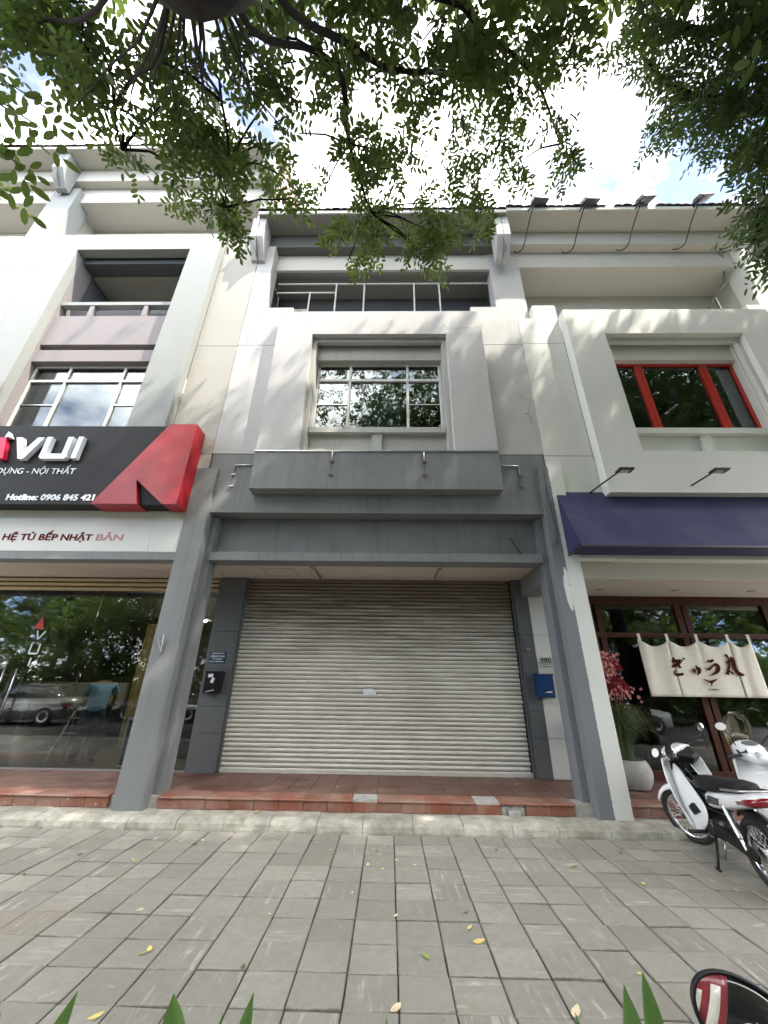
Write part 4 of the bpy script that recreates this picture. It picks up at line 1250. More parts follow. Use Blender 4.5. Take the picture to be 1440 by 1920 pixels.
box('case', -7.75, -7.0, 6.0, 6.30, 11.15, 11.68, M_WHITE, ac, 0.02)
for k in range(6):
    box('grille_bar', -7.70, -7.25, 5.985, 5.999, 11.22 + k * 0.07, 11.25 + k * 0.07, M_BLACK, ac, 0)
ac2 = thing('air_conditioner', (-2.4, 6.2, 8.6), 'cream air conditioner unit behind the railing of the grey shophouse', 'air conditioner')
box('case', -2.50, -1.95, 6.05, 6.35, 8.9, 9.45, M_CREAM, ac2, 0.02)
for k in range(6):
    box('grille_bar', -2.46, -2.1, 6.035, 6.049, 8.97 + k * 0.07, 9.0 + k * 0.07, M_BLACK, ac2, 0)

# ------------------------------------------------------------------ noren curtain
M_CLOTH = plain('unbleached_linen', (0.74, 0.69, 0.60), 0.85, var=0.05, vs=14)
no = thing('door_curtain', (5.05, 6.7, 1.37), 'cream linen door curtain with brown brush characters at the restaurant entrance', 'curtain')
MB().tube([(3.62, 6.70, 2.31), (6.62, 6.70, 2.31)], 0.012, 6).build('rod', M_WOOD, no)
TABS = [4.155, 4.625, 5.11, 5.62, 5.975]
def sag(x_):
    for a, b in zip(TABS[:-1], TABS[1:]):
        if a <= x_ <= b:
            t = (x_ - a) / (b - a)
            return 0.11 * math.sin(PI * t) ** 0.8
    return 0
for a, b, ph in ((4.135, 4.622, 0.3), (4.628, 5.617, 1.4), (5.623, 5.99, 2.2)):
    n_, m_ = int((b - a) * 40), 16
    vs = []
    for j in range(m_ + 1):
        for i in range(n_ + 1):
            x_ = a + (b - a) * i / n_
            zt_ = 2.235 - sag(min(max(x_, 4.156), 5.974))
            t = j / m_
            z_ = zt_ + (1.375 - zt_) * t
            e_ = (x_ - a) / (b - a)
            y_ = 6.70 - 0.010 * math.sin(e_ * 9 + ph) * (0.4 + 0.6 * t) - 0.028 * math.sin(PI * min(1, sag(min(max(x_, 4.156), 5.974)) / 0.11)) * (1 - t) ** 3 + 0.002 * math.sin(e_ * 17 + ph * 3 + 2.5 * t)
            vs.append((x_ + 0.01 * (e_ - 0.5) * t, y_, z_))
    fs = [(j * (n_ + 1) + i, j * (n_ + 1) + i + 1, (j + 1) * (n_ + 1) + i + 1, (j + 1) * (n_ + 1) + i) for j in range(m_) for i in range(n_)]
    o_ = MB().add(vs, fs).build('cloth_panel', M_CLOTH, no, smooth=True)
    so = o_.modifiers.new('thick', 'SOLIDIFY')
    so.thickness = 0.004
for t_ in TABS:
    c_ = min(max(t_, 4.165), 5.965)
    MB().loft([[(c_ - 0.024, 6.680, 2.20), (c_ + 0.024, 6.680, 2.20), (c_ + 0.024, 6.683, 2.20), (c_ - 0.024, 6.683, 2.20)],
               [(c_ - 0.024, 6.685, 2.325), (c_ + 0.024, 6.685, 2.325), (c_ + 0.024, 6.688, 2.325), (c_ - 0.024, 6.688, 2.325)],
               [(c_ - 0.024, 6.715, 2.325), (c_ + 0.024, 6.715, 2.325), (c_ + 0.024, 6.712, 2.322), (c_ - 0.024, 6.712, 2.322)]]).build('tab', M_CLOTH, no)
M_BRUSH = plain('brown_brush_ink', (0.055, 0.009, 0.007), 0.9, spec=0.1)
CH = [[[(4.628, 1.953, .0142), (4.628, 1.913, .0236), (4.604, 1.873, .0165)], [(4.592, 1.899, .0106), (4.65, 1.896, .0236), (4.733, 1.914, .0165)], [(4.571, 1.809, .0142), (4.625, 1.832, .026), (4.737, 1.886, .0142)], [(4.638, 1.936, .0118), (4.67, 1.863, .0213), (4.702, 1.793, .0165)], [(4.623, 1.777, .0071), (4.58, 1.729, .0106), (4.599, 1.699, .0165), (4.655, 1.695, .0213), (4.72, 1.709, .0189)], [(4.73, 1.911, .0106), (4.768, 1.903, .0153)], [(4.774, 1.949, .0106), (4.809, 1.926, .0153)]],
      [[(4.891, 1.789, .0094), (4.895, 1.749, .0153), (4.909, 1.725, .0118)], [(4.904, 1.731, .0071), (4.949, 1.788, .0094), (4.994, 1.8, .0142), (5.0, 1.761, .0165), (4.974, 1.719, .0118), (4.941, 1.717, .0071)], [(4.952, 1.838, .0106), (4.974, 1.789, .0165), (4.965, 1.739, .0153), (4.933, 1.686, .0071)]],
      [[(5.165, 1.916, .0106), (5.205, 1.9, .0213), (5.268, 1.924, .0165)], [(5.122, 1.807, .0094), (5.14, 1.776, .0189), (5.208, 1.819, .0142), (5.267, 1.856, .0189), (5.305, 1.837, .0283), (5.299, 1.787, .0307), (5.242, 1.731, .0189), (5.136, 1.688, .0059)]],
      [[(5.473, 1.991, .0142), (5.499, 1.991, .0236), (5.517, 1.957, .0142)], [(5.46, 1.882, .0142), (5.525, 1.912, .0213), (5.598, 1.936, .0165)], [(5.513, 1.957, .0118), (5.5, 1.867, .0165), (5.456, 1.778, .0189), (5.412, 1.706, .0236)], [(5.545, 1.969, .0165), (5.576, 1.924, .0354), (5.558, 1.823, .0331), (5.58, 1.741, .0307), (5.624, 1.716, .0283), (5.679, 1.701, .0118)], [(5.454, 1.772, .0094), (5.482, 1.745, .0165), (5.508, 1.713, .0189)]],
      [[(5.015, 1.63, .0071), (5.071, 1.607, .0118), (5.121, 1.599, .0189), (5.179, 1.616, .0118), (5.227, 1.635, .0071)], [(5.123, 1.599, .0283), (5.116, 1.567, .0142), (5.105, 1.529, .0059)], [(5.079, 1.594, .0071), (5.155, 1.595, .0071)]]]
def brush(strokes, name, y):
    m = MB()
    for s_ in strokes:
        p = []
        q = len(s_) - 1
        for i in range(q * 5 + 1):                # smooth the stroke
            t = i / 5
            k = min(int(t), q - 1)
            u = t - k
            a0, a1, a2, a3 = s_[max(k - 1, 0)], s_[k], s_[k + 1], s_[min(k + 2, q)]
            p.append([0.5 * (2 * b1 + (b2 - b0) * u + (2 * b0 - 5 * b1 + 4 * b2 - b3) * u * u + (3 * b1 - b0 - 3 * b2 + b3) * u ** 3) for b0, b1, b2, b3 in zip(a0, a1, a2, a3)])
        rings = []
        for i, (x_, z_, w_) in enumerate(p):
            a, b = p[max(i - 1, 0)], p[min(i + 1, len(p) - 1)]
            d = Vector((b[0] - a[0], b[1] - a[1]))
            d = d.normalized() if d.length > 1e-6 else Vector((1, 0))
            n_ = Vector((-d.y, d.x)) * max(w_, 0.006) * 0.95
            rings.append([(x_ - n_.x, y, z_ - n_.y), (x_ + n_.x, y, z_ + n_.y), (x_ + n_.x, y + 0.002, z_ + n_.y), (x_ - n_.x, y + 0.002, z_ - n_.y)])
        m.loft(rings)
        y -= 0.0003
    return m.build(name, M_BRUSH, no)
for k_, c_ in enumerate(CH):
    brush(c_, 'brush_character' if k_ < 4 else 'bull_head_emblem', 6.672)
text('lettering', 'GYUMARU', 5.035, 6.674, 1.477, 0.032, M_BRUSH, no, 'LEFT', 0.0008, 0.0003, width=0.175)

# ------------------------------------------------------------------ potted plant with fan and blossoms
pp = thing('potted_plant', (3.30, 6.32, 0.242), 'arching green plant in a ribbed grey pot with pink blossoms and a red paper fan', 'potted plant')
pc = (3.36, 6.34)
prof_ = [(0.13, 0.243), (0.155, 0.246)]
for k in range(25):
    t = k / 24
    r_ = 0.16 + 0.105 * math.sin(PI * (0.12 + 0.72 * t)) + (0.0035 if k % 2 else 0)
    prof_.append((r_, 0.252 + 0.33 * t))
prof_ += [(0.195, 0.585), (0.185, 0.56), (0.02, 0.555)]
MB().lathe(prof_, (pc[0], pc[1], 0), 32).build('pot', stone('ribbed_grey_pot', (0.34, 0.34, 0.32), (0.46, 0.46, 0.44), (0.3, 0.3, 0.28), 12), pp, smooth=True)
def blades(n, cx, cy, z0, h, spread, w, seed, droop=0.5, seg=6):
    r = random.Random(seed)
    m = MB()
    for _ in range(n):
        a = r.uniform(0, 2 * PI)
        rr = r.uniform(0, 0.10)
        p0 = Vector((cx + rr * math.cos(a), cy + rr * math.sin(a), z0))
        hh, ss_ = h * r.uniform(0.6, 1.08), spread * r.uniform(0.25, 1.0)
        sidev = Vector((-math.sin(a), math.cos(a), 0))
        vs = []
        for k in range(seg + 1):
            t = k / seg
            c = p0 + Vector((math.cos(a), math.sin(a), 0)) * ss_ * t ** 1.7 + Vector((0, 0, hh * (t - droop * t ** 3)))
            wd_ = w * (0.35 + 0.65 * math.sin(PI * min(1, 0.25 + t * 0.75))) * (1 - t ** 4)
            vs += [c - sidev * wd_, c + sidev * wd_]
        m.add(vs, [(2 * k, 2 * k + 1, 2 * k + 3, 2 * k + 2) for k in range(seg)])
    return m
blades(520, pc[0] - 0.02, pc[1], 0.56, 1.45, 0.60, 0.009, 3, 0.68).build('leaves', M_GRASSY, pp)
def fan(cx, cy, cz, r_, tilt, mat):
    m = MB()
    n_ = 30
    vs = [(cx, cy, cz)]
    for k in range(n_ + 1):
        a = PI * (0.03 + 0.94 * k / n_)
        vs.append((cx + r_ * math.cos(a), cy + (0.018 if k % 2 else -0.018) + tilt * math.sin(a), cz + r_ * math.sin(a)))
    m.add(vs, [(0, k, k + 1) for k in range(1, n_ + 1)])
    o_ = m.build('paper_fan', mat, pp)
    so = o_.modifiers.new('thick', 'SOLIDIFY')
    so.thickness = 0.003
M_FAN = plain('red_paper', (0.22, 0.006, 0.012), 0.6)
fan(pc[0] + 0.02, pc[1] + 0.14, 1.72, 0.28, 0.02, M_FAN)
fan(pc[0] + 0.10, pc[1] + 0.18, 1.42, 0.27, 0.02, M_FAN)
r = random.Random(9)
fm, tm_ = MB(), MB()
for k in range(170):
    a, t = r.uniform(0, 2 * PI), r.random()
    c = Vector((pc[0] - 0.06 + r.gauss(0, 0.13) + (0.16 if t < 0.3 else 0), pc[1] - 0.02 + r.gauss(0, 0.08), 1.45 + 0.5 * t ** 0.8 + r.gauss(0, 0.05)))
    if t < 0.3:
        c.z = 1.42 + r.gauss(0, 0.06)
    nrm = Vector((r.gauss(0, 0.6), -1, r.gauss(0, 0.6))).normalized()
    u = nrm.orthogonal().normalized()
    w_ = nrm.cross(u)
    s_ = r.uniform(0.020, 0.032)
    for q in range(5):
        an = 2 * PI * q / 5 + r.uniform(0, 0.3)
        d = u * math.cos(an) + w_ * math.sin(an)
        e = nrm.cross(d)
        fm.add([c, c + d * s_ * 0.6 + e * s_ * 0.4 + nrm * 0.004, c + d * s_ + nrm * 0.008, c + d * s_ * 0.6 - e * s_ * 0.4 + nrm * 0.004], [(0, 1, 2, 3)])
for k in range(7):
    x_ = pc[0] + r.uniform(-0.12, 0.14)
    tm_ = MB()
    tm_.tube([(pc[0] + r.uniform(-0.05, 0.05), pc[1], 0.56), (x_, pc[1] - 0.03, 1.2), (x_ + r.uniform(-0.14, 0.14), pc[1] - 0.06, 1.55), (x_ + r.uniform(-0.22, 0.22), pc[1] - 0.04, 1.9)], [0.007, 0.006, 0.005, 0.003], 5)
    tm_.build('twig', M_BARK, pp)
tag(fm.build('blossoms', leaf_mat('pink_blossom', (0.52, 0.13, 0.14), (0.72, 0.32, 0.30), 0.25), pp), kind='stuff')

# ------------------------------------------------------------------ showroom: counter, ladder, board, person
ct = thing('kitchen_counter', (-3.9, 8.2, 0.24), 'dark kitchen counter with white top inside the left showroom', 'counter')
box('cabinet', -4.55, -3.2, 7.95, 8.5, 0.24, 1.02, M_DARK, ct)
box('worktop', -4.62, -3.18, 7.90, 8.52, 1.02, 1.07, M_SIGNWHT, ct)
ct2 = thing('display_table', (-6.6, 9.2, 0.24), 'pale long display table at the back of the left showroom', 'table')
box('table_top', -8.3, -5.75, 8.8, 9.6, 1.05, 1.45, plain('pale_laminate', (0.42, 0.40, 0.34), 0.4), ct2)
for xx in (-8.2, -5.9):
    for yy in (8.9, 9.5):
        box('leg', xx - 0.04, xx + 0.04, yy - 0.04, yy + 0.04, 0.24, 1.05, M_DARK, ct2)
scr = thing('wall_screen', (-6.7, 11.4, 1.4), 'black flat panel on the back wall of the left showroom', 'screen')
box('panel', -8.2, -5.9, 11.40, 11.46, 1.6, 2.6, M_BLACK, scr)
fb = thing('framed_board', (-4.35, 7.1, 0.24), 'white framed board leaning inside the showroom glass behind the left pillar', 'board')
MB().frame(-4.30, -3.72, 0.25, 0.95, -4.27, -3.75, 0.28, 0.90, 7.02, 7.05).build('frame', M_SIGNWHT, fb)
box('panel', -4.27, -3.75, 7.03, 7.04, 0.28, 0.90, M_DARK, fb, 0)
ld = thing('step_ladder', (-5.35, 7.25, 0.24), 'small steel step ladder beside the person in the showroom', 'ladder')
for sx in (-0.16, 0.16):
    MB().tube([(-5.38 + sx, 7.12, 0.25), (-5.33 + sx * 0.7, 7.32, 1.0)], 0.012, 6).build('rail', M_STEEL, ld)
    MB().tube([(-5.38 + sx, 7.52, 0.25), (-5.33 + sx * 0.7, 7.34, 1.0)], 0.012, 6).build('rail', M_STEEL, ld)
for z_ in (0.45, 0.67, 0.89):
    box('step', -5.50, -5.22, 7.16 + (z_ - 0.45) * 0.25, 7.24 + (z_ - 0.45) * 0.25, z_, z_ + 0.02, M_STEEL, ld, 0)

def skin(name, pts, edges, mat, parent, sub=2, root=0):
    me = bpy.data.meshes.new(name)
    me.from_pydata([p[:3] for p in pts], edges, [])
    o_ = link(name, me, mat, parent)
    o_.modifiers.new('skin', 'SKIN').use_smooth_shade = True
    for k, p in enumerate(pts):
        rr = p[3] if isinstance(p[3], tuple) else (p[3], p[3])
        me.skin_vertices[0].data[k].radius = rr
        me.skin_vertices[0].data[k].use_root = (k == root)
    sb = o_.modifiers.new('sub', 'SUBSURF')
    sb.levels = sub
    sb.render_levels = sub
    return o_
pe = thing('person', (-5.02, 7.2, 0.24), 'person in blue t-shirt and dark jeans bending forward inside the left showroom', 'person', local=True)
pe.rotation_euler = (0, 0, 0.5)
pe.scale = (0.93, 0.93, 0.93)
# local: +y is where the person faces (into the shop), feet on z = 0
body = [(0, 0, 0.90, 0.11), (0, 0.10, 1.08, 0.105), (0, 0.22, 1.24, 0.12), (0.0, 0.31, 1.31, 0.05), (0.0, 0.42, 1.27, 0.085), (0, 0.48, 1.20, 0.07),
        (-0.17, 0.23, 1.26, 0.055), (-0.25, 0.30, 1.02, 0.042), (-0.20, 0.50, 0.92, 0.032), (-0.17, 0.57, 0.90, 0.03), (-0.15, 0.64, 0.88, 0.018),
        (0.17, 0.23, 1.26, 0.055), (0.24, 0.36, 1.04, 0.042), (0.20, 0.56, 0.94, 0.032), (0.18, 0.63, 0.92, 0.03), (0.16, 0.70, 0.90, 0.018),
        (-0.09, 0, 0.84, 0.085), (-0.11, 0.02, 0.47, 0.058), (-0.12, -0.04, 0.09, 0.038), (-0.13, 0.12, 0.035, 0.03),
        (0.09, 0, 0.84, 0.085), (0.13, 0.04, 0.47, 0.058), (0.15, 0.0, 0.09, 0.038), (0.17, 0.16, 0.035, 0.03)]
ed = [(0, 1), (1, 2), (2, 3), (3, 4), (4, 5), (2, 6), (6, 7), (7, 8), (8, 9), (9, 10), (2, 11), (11, 12), (12, 13), (13, 14), (14, 15), (0, 16), (16, 17), (17, 18), (18, 19), (0, 20), (20, 21), (21, 22), (22, 23)]
bo = skin('body', body, ed, plain('skin', (0.36, 0.20, 0.13), 0.6), pe)
for sx, tx in ((-1, -0.15), (1, 0.16)):
    fg = MB()
    hx, hy, hz = (-0.15, 0.64, 0.88) if sx < 0 else (0.16, 0.70, 0.90)
    for k in range(4):
        off = (k - 1.5) * 0.019
        fg.tube([(hx + off, hy, hz), (hx + off, hy + 0.045, hz - 0.006), (hx + off, hy + 0.075 - abs(k - 1.3) * 0.006, hz - 0.028)], [0.009, 0.008, 0.006], 6)
    fg.tube([(hx - sx * 0.03, hy - 0.04, hz), (hx - sx * 0.055, hy, hz - 0.01), (hx - sx * 0.055, hy + 0.03, hz - 0.02)], [0.010, 0.009, 0.007], 6)
    fg.build('fingers', plain('skin', (0.36, 0.20, 0.13), 0.6), bo, smooth=True)
M_SHIRT = plain('blue_tshirt', (0.20, 0.36, 0.50), 0.85, vs=9)
skin('shirt', [(0, -0.01, 0.80, (0.18, 0.15)), (0, 0.0, 0.88, (0.175, 0.14)), (0, 0.05, 1.0, (0.165, 0.125)), (0, 0.14, 1.14, (0.175, 0.13)), (0, 0.24, 1.27, (0.15, 0.11)), (-0.19, 0.24, 1.25, 0.075), (-0.245, 0.29, 1.08, 0.068), (0.19, 0.24, 1.25, 0.075), (0.235, 0.33, 1.10, 0.068)],
     [(0, 1), (1, 2), (2, 3), (3, 4), (4, 5), (5, 6), (4, 7), (7, 8)], M_SHIRT, pe)
skin('trousers', [(0, 0.02, 0.96, 0.135), (0, 0, 0.88, 0.15), (-0.095, 0, 0.78, 0.108), (-0.11, 0.02, 0.47, 0.082), (-0.12, -0.035, 0.11, 0.072), (0.095, 0, 0.78, 0.108), (0.13, 0.04, 0.47, 0.082), (0.15, 0.005, 0.11, 0.072)],
     [(0, 1), (1, 2), (2, 3), (3, 4), (1, 5), (5, 6), (6, 7)], plain('dark_jeans', (0.03, 0.045, 0.085), 0.85), pe)
MB().ball((0, 0.45, 1.28), 0.098, 0.105, 0.098).build('hair', M_BLACK, pe, smooth=True)

# ------------------------------------------------------------------ motorbikes
M_BWHITE = plain('white_bike_paint', (0.78, 0.79, 0.80), 0.22, coat=0.6, var=0.02)
M_BBLK = plain('satin_black_bike_plastic', (0.009, 0.009, 0.010), 0.45, spec=0.3)
M_SEAT = plain('black_seat_vinyl', (0.010, 0.010, 0.011), 0.6, spec=0.3)
M_ENG = plain('dark_engine_metal', (0.05, 0.05, 0.052), 0.4, 0.7)
M_TAIL = plain('red_tail_lens', (0.20, 0.006, 0.012), 0.12, coat=0.5)
M_METER = plain('meter_face', (0.62, 0.62, 0.63), 0.25, 0.0)
def ell(cx, cy, cz, ry, rz, n=14, p=2.6):
    """superellipse ring in the yz plane at x = cx"""
    o_ = []
    for i in range(n):
        a = 2 * PI * i / n
        c, s = math.cos(a), math.sin(a)
        o_.append((cx, cy + ry * math.copysign(abs(c) ** (2 / p), c), cz + rz * math.copysign(abs(s) ** (2 / p), s)))
    return o_
def wheel(root, ax, az, R, tw, spoked=True):
    w = MB()
    prof_ = [(R - tw + tw * math.cos(2 * PI * k / 12), tw * 0.95 * math.sin(2 * PI * k / 12)) for k in range(12)]
    wh = w.lathe(prof_, (ax, 0, az), 36, 'y', True).build('wheel', M_RUBBER, root, smooth=True)
    ri = R - 2 * tw
    MB().lathe([(ri + 0.012, -0.022), (ri + 0.012, 0.022), (ri - 0.006, 0.020), (ri - 0.012, 0.0), (ri - 0.006, -0.020)], (ax, 0, az), 36, 'y', True).build('rim', M_CHROME, wh, smooth=True)
    MB().lathe([(0.03, -0.045), (0.055, -0.04), (0.055, 0.04), (0.03, 0.045)], (ax, 0, az), 16, 'y').build('hub', M_STEEL, wh)
    sp_ = MB()
    if spoked:
        for k in range(28):
            a = 2 * PI * k / 28
            b = a + (0.35 if k % 2 else -0.35)
            sp_.tube([(ax + 0.05 * math.cos(b), 0.028 * (1 if k % 4 < 2 else -1), az + 0.05 * math.sin(b)), (ax + (ri - 0.005) * math.cos(a), 0, az + (ri - 0.005) * math.sin(a))], 0.0028, 4)
    else:
        for k in range(5):
            a = 2 * PI * k / 5
            sp_.tube([(ax + 0.04 * math.cos(a), 0, az + 0.04 * math.sin(a)), (ax + ri * math.cos(a), 0, az + ri * math.sin(a))], [0.022, 0.014], 6)
    sp_.build('spokes', M_CHROME if spoked else M_ENG, wh)
    return wh
def arc_fender(root, ax, az, R, w, a0, a1, mat, name):
    rings = []
    for k in range(13):
        a = math.radians(a0 + (a1 - a0) * k / 12)
        ring = []
        tp = 1.0 if 1 < k < 11 else 0.75
        for r_, y_ in ((R - 0.03, -w * tp), (R, -w * 0.75 * tp), (R + 0.014, 0), (R, w * 0.75 * tp), (R - 0.03, w * tp), (R - 0.036, w * 0.95 * tp), (R - 0.006, w * 0.68 * tp), (R + 0.006, 0), (R - 0.006, -w * 0.68 * tp), (R - 0.036, -w * 0.95 * tp)):
            ring.append((ax + r_ * math.cos(a), y_, az + r_ * math.sin(a)))
        rings.append(ring)
    return MB().loft(rings).build(name, mat, root, smooth=True)
def mirror(root, s, base, head, name='mirror'):
    mm = MB().tube([base, (head[0] - 0.01, head[1] - s * 0.06, head[2] - 0.07), (head[0] + 0.01, head[1] - s * 0.02, head[2] - 0.01)], 0.006, 6).build(name, M_BBLK, root, smooth=True)
    MB().ball((head[0] + 0.008, head[1], head[2]), 0.022, 0.068, 0.048).build('mirror_shell', M_BBLK, mm, smooth=True)
    g = MB()
    ring = [(head[0] - 0.016, head[1] + 0.062 * math.cos(2 * PI * k / 20), head[2] + 0.042 * math.sin(2 * PI * k / 20)) for k in range(20)]
    g.add(ring + [(p[0] + 0.004, p[1], p[2]) for p in ring], [tuple(range(20))[::-1], tuple(range(20, 40))] + [(k, (k + 1) % 20, 20 + (k + 1) % 20, 20 + k) for k in range(20)])
    g.build('mirror_glass', plain('mirror_glass', (0.9, 0.9, 0.9), 0.03, 1.0, var=0.0), mm)

bk = thing('motorbike', (3.27, 5.13, 0.0), 'white underbone motorbike with black seat and spoked wheels parked at the kerb', 'motorbike', local=True)
bk.rotation_euler = (-0.06, 0, math.radians(82.5))
bk.scale = (0.90, 0.90, 0.90)
wheel(bk, 0, 0.28, 0.285, 0.036)
wheel(bk, -1.22, 0.28, 0.285, 0.040)
arc_fender(bk, 0, 0.28, 0.315, 0.062, 25, 150, M_BWHITE, 'front_fender')
arc_fender(bk, -1.22, 0.28, 0.33, 0.07, 60, 195, M_BBLK, 'rear_fender')
for s in (-1, 1):
    MB().tube([(0, s * 0.075, 0.28), (-0.07, s * 0.075, 0.47), (-0.14, s * 0.07, 0.66)], [0.022, 0.024, 0.024], 8).build('fork_leg', M_ENG, bk, smooth=True)
MB().tube([(-0.10, 0, 0.55), (-0.27, 0, 0.98)], 0.035, 8).build('steering_tube', M_BBLK, bk, smooth=True)
# handlebar cowl: white front shell, black rear face with the meter
MB().loft([ell(-0.055, 0, 0.925, 0.045, 0.05), ell(-0.09, 0, 0.935, 0.085, 0.08), ell(-0.15, 0, 0.955, 0.13, 0.082), ell(-0.22, 0, 0.965, 0.165, 0.07), ell(-0.30, 0, 0.965, 0.17, 0.055)]).build('handlebar_cowl', M_BWHITE, bk, smooth=True)
# dash: a black panel sloping down towards the rider, with the oval meter let into it
def dp(y_, s_, h):
    return (-0.155 - 0.90 * s_ - 0.42 * h, y_, 1.045 - 0.42 * s_ + 0.90 * h)
OUT = [(-0.085, 0.0), (-0.15, 0.035), (-0.178, 0.10), (-0.165, 0.17), (-0.10, 0.24), (-0.055, 0.30), (0.055, 0.30), (0.10, 0.24), (0.165, 0.17), (0.178, 0.10), (0.15, 0.035), (0.085, 0.0)]
MB().loft([[dp(y_ * 0.9, s_ * 0.9 + 0.012, -0.085) for y_, s_ in OUT], [dp(y_, s_, -0.03) for y_, s_ in OUT], [dp(y_ * 0.97, s_ * 0.97 + 0.004, 0.0) for y_, s_ in OUT], [dp(y_ * 0.8, s_ * 0.82 + 0.022, 0.014) for y_, s_ in OUT]]).build('dash_panel', M_BBLK, bk, bevel=0.004)
md = MB().loft([[dp(0.098 * f * math.sin(2 * PI * k / 20), 0.105 + 0.058 * f * math.cos(2 * PI * k / 20), h) for k in range(20)] for f, h in ((1.0, 0.012), (1.0, 0.022), (0.9, 0.026))]).build('meter', M_METER, bk)
MB().loft([[dp(0.085 * f * math.sin(2 * PI * k / 20), 0.105 + 0.048 * f * math.cos(2 * PI * k / 20), h) for k in range(20)] for f, h in ((1.0, 0.0255), (0.95, 0.029))]).build('meter_glass', plain('meter_dial', (0.42, 0.40, 0.40), 0.3, var=0.75, vs=38), md)
MB().lathe([(0.001, -0.02), (0.05, -0.018), (0.055, 0.0), (0.03, 0.02)], (-0.055, 0, 0.94), 16, 'x').build('headlight', M_CHROME, bk, smooth=True)
for s in (-1, 1):
    MB().tube([(-0.26, s * 0.12, 0.975), (-0.30, s * 0.20, 0.99), (-0.36, s * 0.35, 0.985)], [0.014, 0.014, 0.014], 8).build('handlebar', M_BBLK, bk, smooth=True)
    MB().tube([(-0.315, s * 0.235, 1.003), (-0.362, s * 0.355, 0.995)], [0.019, 0.018], 10).build('grip', M_RUBBER, bk, smooth=True)
    MB().tube([(-0.27, s * 0.19, 0.99), (-0.27, s * 0.27, 0.985), (-0.31, s * 0.37, 0.98)], 0.006, 6).build('lever', M_STEEL, bk, smooth=True)
    mirror(bk, s, (-0.28, s * 0.20, 1.0), (-0.30, s * 0.52, 1.10))
# leg shield wings
for s in (-1, 1):
    rings = []
    for k in range(13):
        t = k / 12
        z_ = 0.90 - 0.64 * t
        xi, yi = -0.075 - 0.16 * t, 0.035 + 0.075 * t
        xo, yo = -0.225 - 0.27 * t ** 1.3, 0.165 + 0.10 * math.sin(PI * min(1, 0.2 + t * 0.75))
        if t > 0.86:
            xo += (t - 0.86) * 0.35
        ring = []
        for u, th in ((0, 0), (0.35, 0.022), (0.7, 0.026), (1, 0.0)):
            ring.append((xi + (xo - xi) * u + th, s * (yi + (yo - yi) * u + th), z_))
        for u, th in ((1, -0.006), (0.7, 0.014), (0.35, 0.010), (0, -0.008)):
            ring.append((xi + (xo - xi) * u + th - 0.006, s * (yi + (yo - yi) * u + th - 0.004), z_))
        rings.append(ring)
    lg = MB().loft(rings).build('leg_shield', M_BWHITE, bk, smooth=True, auto=False)
    # broad white side panel sweeping back to the engine, with a black vent
    FE = [(-0.10, 0.88), (-0.13, 0.76), (-0.19, 0.61), (-0.25, 0.46), (-0.31, 0.32), (-0.37, 0.215)]
    RE = [(-0.23, 0.84), (-0.36, 0.735), (-0.53, 0.635), (-0.70, 0.53), (-0.68, 0.38), (-0.48, 0.235)]
    YF, YB, YR = (0.10, 0.125, 0.15, 0.165, 0.17, 0.17), (0.03, 0.045, 0.055, 0.06, 0.05, 0.03), (0.08, 0.085, 0.105, 0.12, 0.13, 0.15)
    vs = []
    for k in range(6):
        for j in range(7):
            u = j / 6
            vs.append((FE[k][0] + (RE[k][0] - FE[k][0]) * u, s * (YF[k] + (YR[k] - YF[k]) * u + YB[k] * math.sin(PI * u) * 0.6), FE[k][1] + (RE[k][1] - FE[k][1]) * u))
    sc_ = MB().add(vs, [(k * 7 + j, k * 7 + j + 1, k * 7 + j + 8, k * 7 + j + 7) for k in range(5) for j in range(6)]).build('side_panel', M_BWHITE, bk, smooth=True)
    so_ = sc_.modifiers.new('thick', 'SOLIDIFY')
    so_.thickness = 0.012
    sb_ = sc_.modifiers.new('sub', 'SUBSURF')
    sb_.levels = sb_.render_levels = 2
    MB().add([(-0.47, s * 0.195, 0.475), (-0.545, s * 0.188, 0.525), (-0.615, s * 0.178, 0.46), (-0.53, s * 0.192, 0.415), (-0.47, s * 0.160, 0.475), (-0.545, s * 0.152, 0.525), (-0.615, s * 0.140, 0.46), (-0.53, s * 0.156, 0.415)], [(0, 1, 2, 3), (7, 6, 5, 4), (0, 4, 5, 1), (1, 5, 6, 2), (2, 6, 7, 3), (3, 7, 4, 0)]).build('vent', M_BBLK, sc_)
MB().loft([ell(-0.12, 0, 0.86, 0.10, 0.05, p=3), ell(-0.20, 0, 0.78, 0.135, 0.09, p=3), ell(-0.25, 0, 0.66, 0.12, 0.07, p=3)]).build('inner_shield', M_BBLK, bk, smooth=True)
MB().loft([ell(-0.20, 0, 0.72, 0.07, 0.06), ell(-0.40, 0, 0.60, 0.075, 0.065), ell(-0.62, 0, 0.56, 0.08, 0.08), ell(-0.80, 0, 0.58, 0.085, 0.09)]).build('frame_cover', M_BBLK, bk, smooth=True)
rk = MB()
for y_ in (-0.07, 0.0, 0.07):
    rk.tube([(-0.24, y_ * 0.8, 0.80), (-0.34, y_, 0.74), (-0.52, y_, 0.66), (-0.57, y_, 0.68)], 0.004, 5)
for x_, z_ in ((-0.29, 0.77), (-0.36, 0.735), (-0.44, 0.70), (-0.52, 0.665)):
    rk.tube([(x_, -0.085, z_), (x_, 0.085, z_)], 0.004, 5)
rk.build('wire_rack', M_CHROME, bk)
